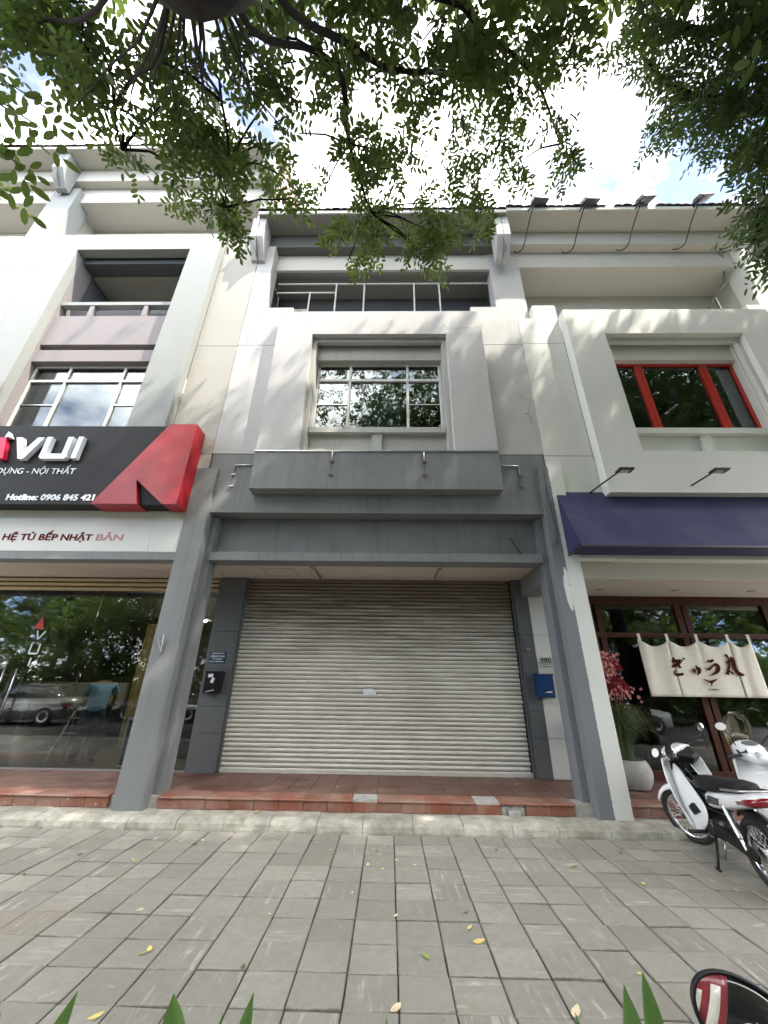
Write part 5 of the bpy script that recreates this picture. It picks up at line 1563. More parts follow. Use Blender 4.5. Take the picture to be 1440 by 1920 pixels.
MB().loft([ell(-0.50, 0, 0.70, 0.06, 0.045), ell(-0.58, 0, 0.72, 0.115, 0.07), ell(-0.75, 0, 0.735, 0.14, 0.075), ell(-0.95, 0, 0.755, 0.145, 0.075), ell(-1.12, 0, 0.785, 0.14, 0.065), ell(-1.28, 0, 0.805, 0.12, 0.05), ell(-1.34, 0, 0.805, 0.08, 0.03)]).build('seat', M_SEAT, bk, smooth=True)
rb = MB().loft([ell(-0.68, 0, 0.60, 0.10, 0.055, p=3), ell(-0.78, 0, 0.605, 0.135, 0.085, p=3), ell(-0.95, 0, 0.635, 0.145, 0.085, p=3), ell(-1.15, 0, 0.675, 0.14, 0.075, p=3), ell(-1.33, 0, 0.715, 0.115, 0.06, p=3), ell(-1.47, 0, 0.745, 0.075, 0.04, p=3)]).build('rear_body', M_BWHITE, bk, smooth=True)
for s in (-1, 1):
    MB().add([(-0.76, s * 0.142, 0.575), (-0.98, s * 0.152, 0.60), (-1.02, s * 0.15, 0.665), (-0.84, s * 0.148, 0.655), (-0.76, s * 0.12, 0.575), (-0.98, s * 0.13, 0.60), (-1.02, s * 0.13, 0.665), (-0.84, s * 0.13, 0.655)], [(0, 1, 2, 3), (7, 6, 5, 4), (0, 4, 5, 1), (1, 5, 6, 2), (2, 6, 7, 3), (3, 7, 4, 0)]).build('side_decal', plain('dark_decal', (0.045, 0.045, 0.05), 0.3, vs=40, var=0.5), rb)
MB().loft([ell(-1.26, 0, 0.69, 0.128, 0.035, p=3), ell(-1.40, 0, 0.715, 0.11, 0.04, p=3), ell(-1.50, 0, 0.735, 0.08, 0.035, p=3)]).build('tail_light', M_TAIL, bk, smooth=True)
MB().tube([(-1.10, 0.135, 0.76), (-1.30, 0.14, 0.79), (-1.45, 0.09, 0.81), (-1.45, -0.09, 0.81), (-1.30, -0.14, 0.79), (-1.10, -0.135, 0.76)], 0.011, 8).build('grab_rail', M_STEEL, bk, smooth=True)
en = MB().loft([ell(-0.30, 0, 0.33, 0.07, 0.06, p=4), ell(-0.46, 0, 0.335, 0.085, 0.07, p=4), ell(-0.52, 0, 0.34, 0.10, 0.09, p=4), ell(-0.74, 0, 0.34, 0.11, 0.10, p=4), ell(-0.82, 0, 0.36, 0.07, 0.07, p=4)]).build('engine', M_ENG, bk, smooth=True)
for k in range(6):
    MB().loft([ell(-0.32 - k * 0.024, 0, 0.335, 0.10, 0.085, p=4), ell(-0.328 - k * 0.024, 0, 0.335, 0.10, 0.085, p=4)]).build('cooling_fin', M_ENG, en)
MB().lathe([(0.001, 0.13), (0.07, 0.128), (0.09, 0.11), (0.095, 0.08)], (-0.62, 0, 0.335), 20, 'y').build('engine_cover', M_ENG, en, smooth=True)
for s in (-1, 1):
    MB().tube([(-0.74, s * 0.085, 0.34), (-1.22, s * 0.09, 0.28)], [0.026, 0.020], 8).build('swing_arm', M_BBLK, bk, smooth=True)
    sh_ = MB()
    pts, rad = [], []
    for k in range(34):
        t = k / 33
        pts.append((-1.17 + 0.15 * t, s * 0.125, 0.30 + 0.32 * t))
        rad.append(0.026 if (k % 2 and 8 < k < 32) else 0.019 if k > 8 else 0.015)
    sh_.tube(pts, rad, 10).build('rear_shock', M_STEEL, bk, smooth=True)
    MB().tube([(-0.54, s * 0.12, 0.27), (-0.54, s * 0.30, 0.275)], 0.018, 8).build('foot_peg', M_RUBBER, bk, smooth=True)
MB().prism_y([(-0.70, 0.30), (-1.28, 0.235), (-1.30, 0.30), (-1.22, 0.345), (-0.70, 0.40)], 0.098, 0.125).build('chain_case', M_BBLK, bk, bevel=0.01)
MB().tube([(-0.36, -0.06, 0.26), (-0.45, -0.11, 0.20), (-0.70, -0.14, 0.19), (-0.95, -0.15, 0.23), (-1.45, -0.16, 0.34)], [0.018, 0.020, 0.022, 0.04, 0.045], 10).build('exhaust', M_STEEL, bk, smooth=True)
MB().tube([(-0.42, 0.06, 0.30), (-0.56, 0.10, 0.24), (-0.62, 0.10, 0.25)], 0.014, 6).build('gear_lever', M_STEEL, bk, smooth=True)
sd_ = MB().tube([(-0.66, 0.11, 0.25), (-0.69, 0.16, 0.12), (-0.71, 0.205, 0.014)], [0.014, 0.013, 0.012], 8)
sd_.tube([(-0.76, 0.215, 0.012), (-0.66, 0.20, 0.012)], 0.013, 6)
sd_.build('side_stand', M_BBLK, bk, smooth=True)
MB().tube([(-0.70, 0.05, 0.24), (-0.66, 0.09, 0.07)], 0.010, 6).build('stand_spring', M_STEEL, bk, smooth=True)
MB().add([(-1.50, -0.07, 0.58), (-1.50, 0.07, 0.58), (-1.53, 0.07, 0.48), (-1.53, -0.07, 0.48), (-1.504, -0.07, 0.58), (-1.504, 0.07, 0.58), (-1.534, 0.07, 0.48), (-1.534, -0.07, 0.48)], [(0, 1, 2, 3), (7, 6, 5, 4), (0, 4, 5, 1), (2, 6, 7, 3)]).build('licence_plate', M_SIGNWHT, bk)

# the front end is turned to the left
AX = Vector((-0.03, 0, 0.28))
TURN = Matrix.Translation(AX) @ Matrix.Rotation(math.radians(34), 4, Vector((-0.24, 0, 0.72))) @ Matrix.Translation(-AX)
seen_wheel = False
for o_ in list(bk.children):
    nm_ = o_.name.split('.')[0]
    if nm_ == 'wheel':
        if seen_wheel or o_.data.vertices[0].co.x < -0.6:
            continue
        seen_wheel = True
        o_.matrix_basis = TURN
    elif nm_ in ('front_fender', 'fork_leg', 'steering_tube', 'handlebar_cowl', 'dash_panel', 'meter', 'headlight', 'handlebar', 'grip', 'lever', 'mirror'):
        o_.matrix_basis = TURN

sc2 = thing('scooter', (4.02, 5.62, 0.236), 'white scooter with tinted windscreen standing on the porch behind the motorbike', 'scooter', local=True)
sc2.location = (4.02, 5.14, 0.0)
sc2.rotation_euler = (-0.05, 0, math.radians(84))
sc2.scale = (0.9, 0.9, 0.9)
wheel(sc2, 0, 0.25, 0.25, 0.05, False)
wheel(sc2, -1.25, 0.25, 0.25, 0.055, False)
arc_fender(sc2, 0, 0.25, 0.29, 0.075, 20, 160, M_BWHITE, 'front_fender')
MB().tube([(0, 0.08, 0.25), (-0.20, 0.06, 0.72)], 0.022, 8).build('fork_leg', M_ENG, sc2)
MB().tube([(0, -0.08, 0.25), (-0.20, -0.06, 0.72)], 0.022, 8).build('fork_leg', M_ENG, sc2)
MB().loft([ell(-0.08, 0, 0.93, 0.06, 0.06), ell(-0.14, 0, 0.97, 0.13, 0.10), ell(-0.22, 0, 0.985, 0.155, 0.11), ell(-0.32, 0, 0.965, 0.15, 0.10), ell(-0.42, 0, 0.93, 0.10, 0.075), ell(-0.47, 0, 0.90, 0.06, 0.045)]).build('handlebar_cowl', M_BWHITE, sc2, smooth=True)
MB().loft([[(-0.30 + 0.055 * math.cos(2 * PI * k / 18), 0.085 * math.sin(2 * PI * k / 18), 1.062 + h - 0.012 * (-math.cos(2 * PI * k / 18))) for k in range(18)] for h in (0.0, 0.012)]).build('meter', plain('grey_meter_glass', (0.16, 0.17, 0.17), 0.12), sc2)
MB().loft([ell(-0.435, 0.04, 0.955, 0.035, 0.04), ell(-0.46, 0.04, 0.945, 0.03, 0.035)]).build('meter_trim', plain('pale_grey_plastic', (0.45, 0.46, 0.46), 0.3), sc2, smooth=True)
for s in (-1, 1):
    MB().tube([(-0.30, s * 0.13, 0.95), (-0.36, s * 0.24, 0.95), (-0.41, s * 0.36, 0.94)], 0.019, 8).build('grip', M_RUBBER, sc2, smooth=True)
    MB().add([(-0.36, s * 0.10, 1.02), (-0.26, s * 0.155, 1.0), (-0.30, s * 0.165, 0.965), (-0.40, s * 0.12, 0.985)], [(0, 1, 2, 3)]).build('indicator', M_BBLK, sc2)
    mirror(sc2, s, (-0.28, s * 0.15, 1.05), (-0.36, s * 0.30, 1.26))
    rr = []
    for k in range(9):
        t = k / 8
        z_ = 0.88 - 0.58 * t
        xi, yi, xo, yo = -0.06 - 0.10 * t, 0.05, -0.20 - 0.12 * t, 0.19 + 0.05 * math.sin(PI * t)
        rr.append([(xi, s * yi, z_), (xi - 0.03, s * (yi + yo) / 2 * 1.1, z_), (xo, s * yo, z_), (xo - 0.02, s * (yo - 0.02), z_), (xi - 0.06, s * (yi + yo) / 2, z_), (xi - 0.04, s * yi * 0.8, z_)])
    MB().loft(rr).build('leg_shield', M_BWHITE, sc2, smooth=True)
MB().loft([ell(-0.17, 0, 0.82, 0.17, 0.06, p=3), ell(-0.22, 0, 0.66, 0.20, 0.08, p=3), ell(-0.27, 0, 0.45, 0.19, 0.08, p=3), ell(-0.35, 0, 0.30, 0.17, 0.05, p=3)]).build('inner_shield', M_BWHITE, sc2, smooth=True)
MB().loft([ell(-0.28, 0, 0.29, 0.17, 0.05, p=4), ell(-0.62, 0, 0.29, 0.18, 0.05, p=4)]).build('floor_board', M_BBLK, sc2)
MB().loft([ell(-0.60, 0, 0.42, 0.15, 0.18, p=3), ell(-0.85, 0, 0.48, 0.17, 0.20, p=3), ell(-1.20, 0, 0.56, 0.16, 0.16, p=3), ell(-1.50, 0, 0.66, 0.09, 0.08, p=3)]).build('rear_body', M_BWHITE, sc2, smooth=True)
MB().loft([ell(-0.58, 0, 0.70, 0.10, 0.04), ell(-0.72, 0, 0.72, 0.14, 0.055), ell(-1.05, 0, 0.75, 0.15, 0.055), ell(-1.35, 0, 0.78, 0.12, 0.045)]).build('seat', M_SEAT, sc2, smooth=True)
ws = MB()
vs = []
for j in range(9):
    t = j / 8
    for i in range(9):
        u = i / 8 * 2 - 1
        wv = 0.17 * math.sqrt(max(0.03, 1 - max(0, t - 0.55) ** 2 / 0.22)) * (0.7 + 0.3 * min(1, t * 2.2))
        vs.append((-0.06 - 0.10 * t - 0.06 * u * u, wv * u, 0.98 + 0.42 * t))
ws.add(vs, [(j * 9 + i, j * 9 + i + 1, (j + 1) * 9 + i + 1, (j + 1) * 9 + i) for j in range(8) for i in range(8)])
o_ = ws.build('windscreen', glass('tinted_windscreen', (0.72, 0.66, 0.42), 0.10), sc2, smooth=True)
o_.modifiers.new('thick', 'SOLIDIFY').thickness = 0.003

# black-rimmed oval mirror with painted-on reflection, part of something parked before the camera
ov = thing('oval_mirror', (0.86, 1.3, 0.0), 'black rimmed oval mirror with its red and white reflection painted on at the bottom right corner', 'mirror', local=True)
oc = Vector((0.855, 1.30, 0.772))
ux = Vector((0.86, 0.0, -0.51)).normalized()
uz = Vector((0.51, 0.12, 0.86)).normalized()
un = ux.cross(uz).normalized()
if un.y > 0:
    un = -un
ov.location = oc
def op(a, b, h):
    return tuple(ux * a + uz * b + un * h)
EA, EB = 0.150, 0.082
n_ = 40
rim = MB()
rings = []
for k in range(n_):
    a = 2 * PI * k / n_
    ca, sa = math.cos(a), math.sin(a)
    rings.append([op((EA + 0.005 * math.cos(2 * PI * j / 8)) * ca, (EB + 0.005 * math.cos(2 * PI * j / 8)) * sa, 0.006 * math.sin(2 * PI * j / 8)) for j in range(8)])
rings.append(rings[0])
rim.loft(rings, False).build('rim', M_BBLK, ov, smooth=True)
def dome(a, b):
    e = 1 - (a / EA) ** 2 - (b / EB) ** 2
    return 0.018 * max(e, 0.0)
def patch(name, pts, mat, lift, grid=5):
    """curved piece following the dome: strip between two polylines"""
    A, B = pts
    vs, fs = [], []
    m_ = len(A)
    for k in range(m_):
        for j in range(grid + 1):
            t = j / grid
            a = A[k][0] * (1 - t) + B[k][0] * t
            b = A[k][1] * (1 - t) + B[k][1] * t
            vs.append(op(a, b, dome(a, b) + lift))
    for k in range(m_ - 1):
        for j in range(grid):
            fs.append((k * (grid + 1) + j, k * (grid + 1) + j + 1, (k + 1) * (grid + 1) + j + 1, (k + 1) * (grid + 1) + j))
    o_ = MB().add(vs, fs).build(name, mat, ov, smooth=True)
    o_.modifiers.new('thick', 'SOLIDIFY').thickness = 0.0012
bsv = MB()
rings = [[op(EA * f * math.cos(2 * PI * k / n_), EB * f * math.sin(2 * PI * k / n_), dome(EA * f * math.cos(2 * PI * k / n_), EB * f * math.sin(2 * PI * k / n_))) for k in range(n_)] for f in (1.0, 0.85, 0.65, 0.4, 0.15)]
bsv.loft(rings).build('panel', plain('gloss_black_mirror_face', (0.014, 0.014, 0.015), 0.12, coat=0.7), ov, smooth=True)  # mirror face, under the painted reflection
M_OR = plain('dark_red_reflection', (0.22, 0.035, 0.045), 0.25, coat=0.3, var=0.25, vs=60)
M_OW = plain('off_white_reflection', (0.62, 0.60, 0.54), 0.3, coat=0.3)
def col(a):
    b = EB * math.sqrt(max(0, 1 - (a / EA) ** 2)) * 0.985
    return b
A = [-0.1485, -0.140, -0.125, -0.11, -0.095, -0.082]
patch('painted_reflection', ([(a, -col(a)) for a in A], [(a + (0.03 if 1 < k else 0.0) * 0, col(a)) for k, a in enumerate(A)]), M_OR, 0.0006)  # reflected red bodywork, painted onto the mirror face
for a0, a1, hi in ((-0.144, -0.134, 0.25), (-0.118, -0.098, 0.62)):
    A = [a0, (a0 + a1) / 2, a1]
    patch('painted_reflection', ([(a, -col(a)) for a in A], [(a, col(a) * hi) for a in A]), M_OW, 0.0022)
patch('painted_reflection', ([(0.05, -0.055), (0.07, -0.065), (0.095, -0.06)], [(0.055, -0.01), (0.075, 0.0), (0.10, -0.012)]), M_OW, 0.0018)
for cx, cz, rr_, a0, a1 in ((-0.03, -0.03, 0.03, 100, 250), (0.02, 0.0, 0.045, 20, 100), (-0.005, 0.03, 0.02, 200, 300), (0.04, -0.03, 0.035, 70, 170)):
    MB().tube([op(cx + rr_ * math.cos(math.radians(a0 + (a1 - a0) * k / 10)), cz + 1.4 * rr_ * math.sin(math.radians(a0 + (a1 - a0) * k / 10)), dome(cx + rr_ * math.cos(math.radians(a0 + (a1 - a0) * k / 10)), cz + 1.4 * rr_ * math.sin(math.radians(a0 + (a1 - a0) * k / 10))) + 0.001) for k in range(11)], 0.0012, 5).build('reflected_pin_line', M_OW, ov)
MB().tube([op(0.03, -0.07, -0.01), (0.10, -0.02, -0.25), (0.10, -0.05, -0.80)], 0.008, 8).build('stem', M_BBLK, ov, smooth=True)

# ------------------------------------------------------------------ planting bed at the camera's feet
def broad_plant(name, x, y, leaves, label):
    t = thing(name, (x, y, 0), label, 'plant', 'plants in the bed in front of the camera')
    for tx, ty, tz, w in leaves:
        m = MB()
        b0, tip = Vector((x, y, 0.0)), Vector((tx, ty, tz))
        d = (tip - b0)
        side = Vector((d.z, 0, -d.x)).normalized() if abs(d.x) > 0.02 else Vector((1, 0, 0))
        side = (Vector((1, 0.25, 0)) - d * (Vector((1, 0.25, 0)).dot(d) / d.length_squared)).normalized()
        nn = side.cross(d).normalized()
        vs = []
        sg_ = 30
        for k in range(sg_ + 1):
            u = k / sg_
            bend = 1.0 if tx > x else -1.0
            c = b0 + d * u + nn * 0.03 * math.sin(PI * u) + side * 0.02 * bend * (max(0.0, u - 0.75) / 0.25) ** 2
            ww = 1.0 * w * max(0.0, math.sin(PI * max(0, (u - 0.74)) / 0.26)) ** 0.8 if u > 0.74 else 0.006
            ww = max(ww, 0.006) if u < 0.97 else 0.0005
            vs += [c - side * ww + nn * ww * 0.5 * bend, c, c + side * ww + nn * ww * 0.5 * bend]
        m.add(vs, [(3 * k + j, 3 * k + j + 1, 3 * k + j + 4, 3 * k + j + 3) for k in range(sg_) for j in range(2)])
        m.build('leaf', M_BLADE, t, smooth=True)
broad_plant('lily_plant', -0.85, 1.15, [(-0.655, 1.10, 0.922, 0.022), (-0.80, 1.1, 0.885, 0.02), (-0.95, 1.2, 0.9, 0.03)], 'green strap leaf plant at the lower left corner')
broad_plant('lily_plant', -0.38, 1.08, [(-0.414, 1.10, 0.925, 0.034), (-0.298, 1.12, 0.915, 0.022), (-0.385, 1.05, 0.885, 0.026), (-0.35, 1.1, 0.893, 0.008), (-0.33, 1.0, 0.87, 0.03)], 'green lance shaped leaves at the bottom edge left of the centre')
broad_plant('lily_plant', 0.03, 1.05, [(0.016, 1.10, 0.900, 0.007), (0.06, 1.08, 0.84, 0.02)], 'thin green leaf tip at the bottom edge near the centre')
broad_plant('lily_plant', 0.44, 1.08, [(0.460, 1.10, 0.950, 0.034), (0.39, 1.1, 0.915, 0.010), (0.425, 1.1, 0.895, 0.007)], 'broad pointed green leaf at the bottom edge right of the centre')
broad_plant('lily_plant', 0.60, 1.30, [(0.625, 1.36, 0.845, 0.03), (0.60, 1.3, 0.76, 0.03)], 'green leaf partly behind the oval mirror')
bed = box('planting_bed', -6, 6, -1.4, 1.35, -0.05, -0.003, stone('garden_soil', (0.05, 0.036, 0.024), (0.09, 0.066, 0.045), (0.05, 0.035, 0.02), 14), None, 0)
tag(bed, kind='structure')

# ------------------------------------------------------------------ fallen leaves
lv = []
for k in range(4):
    r = random.Random(k + 50)
    pts = [(-0.5, 0), (-0.25, 0.19), (0.1, 0.22), (0.4, 0.10), (0.55, 0), (0.4, -0.10), (0.1, -0.22), (-0.25, -0.19)]
    cu_ = r.uniform(0.10, 0.35)
    v = [(x_, y_ * 1.1, cu_ * (x_ * x_ + 1.5 * y_ * y_)) for x_, y_ in pts] + [(0.03, 0, 0)]
    me = MB().add(v, [(i, (i + 1) % 8, 8) for i in range(8)]).mesh('fallen_leaf')
    lv.append(me)
LM = [plain('dry_yellow_leaf', (0.62, 0.47, 0.16), 0.7, var=0.2), plain('dry_brown_leaf', (0.16, 0.085, 0.04), 0.8, var=0.3), plain('pale_straw_leaf', (0.66, 0.56, 0.36), 0.7, var=0.15), plain('green_fallen_leaf', (0.27, 0.32, 0.10), 0.6)]
LMESH = {}
FALLEN = {}
def fallen(x, y, z, size, rot, kind, k):
    key = (k % 4, kind)
    if key not in LMESH:
        m = lv[k % 4].copy()
        m.materials.append(LM[kind])
        LMESH[key] = m
    o_ = link('fallen_leaf', LMESH[key], None, None, loc=(x, y, z + 0.004), rot=(random.uniform(-0.15, 0.15), random.uniform(-0.15, 0.15), rot))
    o_.scale = (size, size, size)
    nm = ('dry yellow leaf', 'curled dry brown leaf', 'pale straw coloured leaf', 'fallen green leaf')[kind]
    wh = 'red porch tiles' if z > 0.2 else 'grey pavers'
    FALLEN.setdefault((nm, wh), []).append(o_)
for k, (px_, py_, kind, s) in enumerate([(280, 1781, 0, .065), (268, 1788, 3, .05), (341, 1577, 0, .055), (380, 1576, 2, .05), (250, 1613, 0, .06), (262, 1707, 2, .075), (180, 1908, 0, .07), (898, 1767, 0, .085), (880, 1741, 0, .055), (799, 1794, 3, .075), (742, 1893, 2, .08), (1075, 1626, 3, .075), (1207, 1658, 0, .07), (1199, 1827, 0, .045), (931, 1595, 1, .055), (872, 1714, 1, .06), (957, 1566, 1, .06), (540, 1550, 1, .055), (77, 1553, 1, .06), (742, 1718, 2, .05), (744, 1614, 2, .05), (778, 1622, 2, .05), (1415, 1622, 2, .05), (717, 1630, 0, .04), (149, 1602, 1, .06), (190, 1572, 3, .05), (705, 1597, 1, .05), (810, 1563, 1, .07), (1000, 1572, 1, .06), (878, 1565, 1, .05), (620, 1594, 2, .045), (366, 1583, 1, .07), (583, 1578, 1, .045), (1080, 1899, 2, .09), (455, 1815, 1, .045), (690, 1622, 2, .06), (506, 1715, 2, .035), (547, 1645, 2, .03), (660, 1675, 2, .03), (1165, 1600, 1, .05), (45, 1640, 1, .04), (1380, 1670, 2, .05)]):
    d = (rayp(px_, py_, 1.0) - CAM)
    t = -1.5 / d.z
    fallen(CAM.x + d.x * t, CAM.y + d.y * t, 0.0, s, random.uniform(0, 6.28), kind, k)
for k, (px_, py_, kind, s) in enumerate([(632, 1476, 0, .06), (610, 1470, 1, .03), (968, 1471, 2, .06), (85, 1447, 1, .07), (65, 1452, 1, .04), (95, 1470, 1, .05), (660, 1464, 1, .05)]):
    d = (rayp(px_, py_, 1.0) - CAM)
    t = (0.243 - 1.5) / d.z
    fallen(CAM.x + d.x * t, CAM.y + d.y * t, 0.243, s, random.uniform(0, 6.28), kind, k)
fallen(-1.55, 5.44, 0.118, 0.085, 1.3, 0, 2)

ORD = ['nearest to the camera'] + [w_ + ' nearest to the camera' for w_ in ('second', 'third', 'fourth', 'fifth', 'sixth', 'seventh', 'eighth', 'ninth', 'tenth', 'eleventh', 'twelfth', 'thirteenth', 'fourteenth', 'fifteenth', 'sixteenth', 'seventeenth', 'eighteenth', 'nineteenth', 'twentieth')]
for (nm, wh), lst in FALLEN.items():
    lst.sort(key=lambda o_: o_.location.x ** 2 + o_.location.y ** 2)
    for k, o_ in enumerate(lst):
        tag(o_, '%s on the %s, %s' % (nm, wh, ORD[k]), 'leaf', 'leaves fallen on the %s' % wh)

# ------------------------------------------------------------------ street behind the camera (seen in the shop glass)
rd = sheet('road', -60, 60, -14, -1.45, -0.052, plain('road_asphalt', (0.045, 0.045, 0.046), 0.9))
def sedan(x, y, rz, mat, label):
    c = thing('parked_car', (x, y, -0.05), label, 'car', 'cars parked on the street', local=True)
    c.rotation_euler = (0, 0, rz)
    def rg(xx, w, z0, z1):
        return [(xx, -w, z0), (xx, -w * 1.02, (z0 + z1) / 2), (xx, -w * 0.93, z1), (xx, 0, z1 + 0.03), (xx, w * 0.93, z1), (xx, w * 1.02, (z0 + z1) / 2), (xx, w, z0)]
    MB().loft([rg(2.05, 0.60, 0.30, 0.62), rg(1.95, 0.74, 0.22, 0.70), rg(1.2, 0.80, 0.20, 0.84), rg(0.6, 0.82, 0.20, 0.88), rg(-1.2, 0.82, 0.20, 0.90), rg(-1.8, 0.78, 0.22, 0.92), rg(-2.05, 0.66, 0.30, 0.86)]).build('body', mat, c, smooth=True, auto=False)
    cabin = [(1.0, 0.70, 0.86, 0.88), (0.35, 0.62, 0.86, 1.28), (-0.2, 0.60, 0.86, 1.36), (-0.8, 0.60, 0.86, 1.30), (-1.5, 0.66, 0.86, 0.92)]
    MB().loft([rg(a, b, cc, d) for a, b, cc, d in cabin]).build('cabin_glass', plain('car_glass', (0.015, 0.017, 0.02), 0.06), c, smooth=True)
    MB().loft([[(xx, -w, z), (xx, w, z), (xx, w, z + 0.02), (xx, -w, z + 0.02)] for xx, w, z in ((0.30, 0.57, 1.275), (-0.2, 0.57, 1.37), (-0.85, 0.56, 1.30))]).build('roof', mat, c)
    for xx in (1.3, -1.3):
        for s in (-1, 1):
            w = MB().lathe([(0.18, s * 0.70), (0.30, s * 0.70), (0.315, s * 0.76), (0.30, s * 0.84), (0.20, s * 0.85)], (xx, 0, 0.315), 20, 'y').build('wheel', M_RUBBER, c, smooth=True)
            MB().lathe([(0.001, s * 0.835), (0.19, s * 0.855), (0.20, s * 0.84)], (xx, 0, 0.315), 12, 'y').build('rim', M_STEEL, w)
    for s in (-1, 1):
        box_ = MB().box(-2.06, -1.9, s * 0.68 - 0.14, s * 0.68 + 0.02, 0.66, 0.78)
        box_.build('tail_light', M_TAIL, c)
        MB().box(1.88, 2.04, s * 0.60 - 0.10, s * 0.60 + 0.06, 0.55, 0.66).build('headlight', M_CHROME, c)
    MB().box(-2.085, -2.05, -0.22, 0.22, 0.50, 0.62).build('licence_plate', M_SIGNWHT, c)
    return c
sedan(-13.9, -2.5, 3.14, plain('grey_car_paint', (0.20, 0.195, 0.18), 0.25, 0.5, coat=0.5), 'grey sedan parked on the street, mirrored in the left shop glass')
sedan(-9.6, -4.6, 3.14, plain('black_car_paint', (0.02, 0.012, 0.012), 0.2, coat=0.6), 'dark sedan parked on the street, mirrored beside the person in the left shop glass')
sedan(8.5, -3.0, 0.0, plain('white_car_paint', (0.6, 0.6, 0.6), 0.25, coat=0.5), 'white car parked on the street, mirrored in the restaurant glass')

# ------------------------------------------------------------------ trees
HEX = np.array([(0, 0), (0.16, 0.27), (0.45, 0.44), (0.80, 0.33), (1.0, 0.0), (0.80, -0.33), (0.45, -0.44), (0.16, -0.27)])
def unit(a):
    return a / np.maximum(np.linalg.norm(a, axis=-1, keepdims=True), 1e-9)
class Leaves:
    """collects pinnate leaf sprays; every leaflet is a small oval face of its own"""
    def __init__(s):
        s.parts = []
    def sprays(s, P, D, length, leaflet, width, pairs=5, rng=RNG):
        """P: (n,3) bases, D: (n,3) directions"""
        n = len(P)
        if n == 0:
            return
        D = unit(D)
        ref = rng.normal(size=(n, 3)) * 0.45 + np.array([0, 0, 1.0])
        side = unit(np.cross(D, ref))
        nor = unit(np.cross(side, D))
        length = length * rng.uniform(0.75, 1.2, (n, 1))
        for k in range(pairs * 2 + 1):
            if k == pairs * 2:
                f, sg_, fw = 1.0, 0.0, 1.0
            else:
                f, sg_, fw = (k // 2 + 0.8) / (pairs + 0.4), (1.0 if k % 2 else -1.0), 0.42
            keep = rng.random(n) > 0.07
            m = int(keep.sum())
            base = P[keep] + D[keep] * length[keep] * f - np.array([0, 0, 1.0]) * (length[keep] * 0.28 * f * f)
            u = unit(D[keep] * fw + side[keep] * sg_ * 0.92 + nor[keep] * rng.normal(0, 0.22, (m, 1)) + rng.normal(0, 0.12, (m, 3)) - np.array([0, 0, 0.18]))
            nn = unit(nor[keep] + rng.normal(0, 0.30, (m, 3)))
            w = unit(np.cross(nn, u))
            L_ = leaflet * rng.uniform(0.75, 1.15, (m, 1))
            cup = np.cross(u, w)
            V = base[:, None, :] + u[:, None, :] * (L_[:, None] * HEX[None, :, 0:1]) + w[:, None, :] * (width * (L_ / leaflet)[:, None] * HEX[None, :, 1:2]) \
                + cup[:, None, :] * (L_[:, None] * 0.10 * np.abs(HEX[None, :, 1:2]))
            s.parts.append(V.reshape(-1, 3))
    def build(s, name, mat, parent):
        V = np.concatenate(s.parts)
        n = len(V) // 8
        me = bpy.data.meshes.new(name)
        me.vertices.add(len(V))
        me.vertices.foreach_set('co', V.astype(np.float32).ravel())
        me.loops.add(len(V))
        me.loops.foreach_set('vertex_index', np.arange(len(V), dtype=np.int32))
        me.polygons.add(n)
        me.polygons.foreach_set('loop_start', np.arange(0, len(V), 8, dtype=np.int32))
        me.polygons.foreach_set('loop_total', np.full(n, 8, dtype=np.int32))
        me.update()
        o_ = link(name, me, mat, parent)
        return o_

def twig(lv_, wood_, p, d, ln, n, leaflet, width, rng, thick=0.005):
    """a drooping twig with alternate sprays"""
    p = np.array(p, float)
    d = np.array(d, float)
    d /= np.linalg.norm(d)
    pts = []
    q = p.copy()
    dd = d.copy()
    for k in range(5):
        pts.append(q.copy())
        q = q + dd * ln / 4
        dd = dd + np.array([0, 0, -0.16]) + rng.normal(0, 0.10, 3)
        dd /= np.linalg.norm(dd)
    pts = np.array(pts)
    if wood_ is not None:
        wood_.tube([tuple(x_) for x_ in pts], [thick, thick * 0.85, thick * 0.7, thick * 0.5, thick * 0.3], 4, False)
    t = np.linspace(0.12, 1.0, n) * 3.999
    i = t.astype(int)
    fr_ = (t - i)[:, None]
    B = pts[i] * (1 - fr_) + pts[i + 1] * fr_
    T = unit(pts[i + 1] - pts[i])
    sd2 = unit(np.cross(T, np.array([0, 0, 1.0]) + rng.normal(0, 0.3, 3)))
    alt = np.where(np.arange(n) % 2, 1.0, -1.0)[:, None]
    D = unit(T * 0.7 + sd2 * alt * 0.8 + rng.normal(0, 0.2, (n, 3)))
    D[-1] = T[-1]
    lv_.sprays(B, D, leaflet * 2.9, leaflet, width, 5, rng)

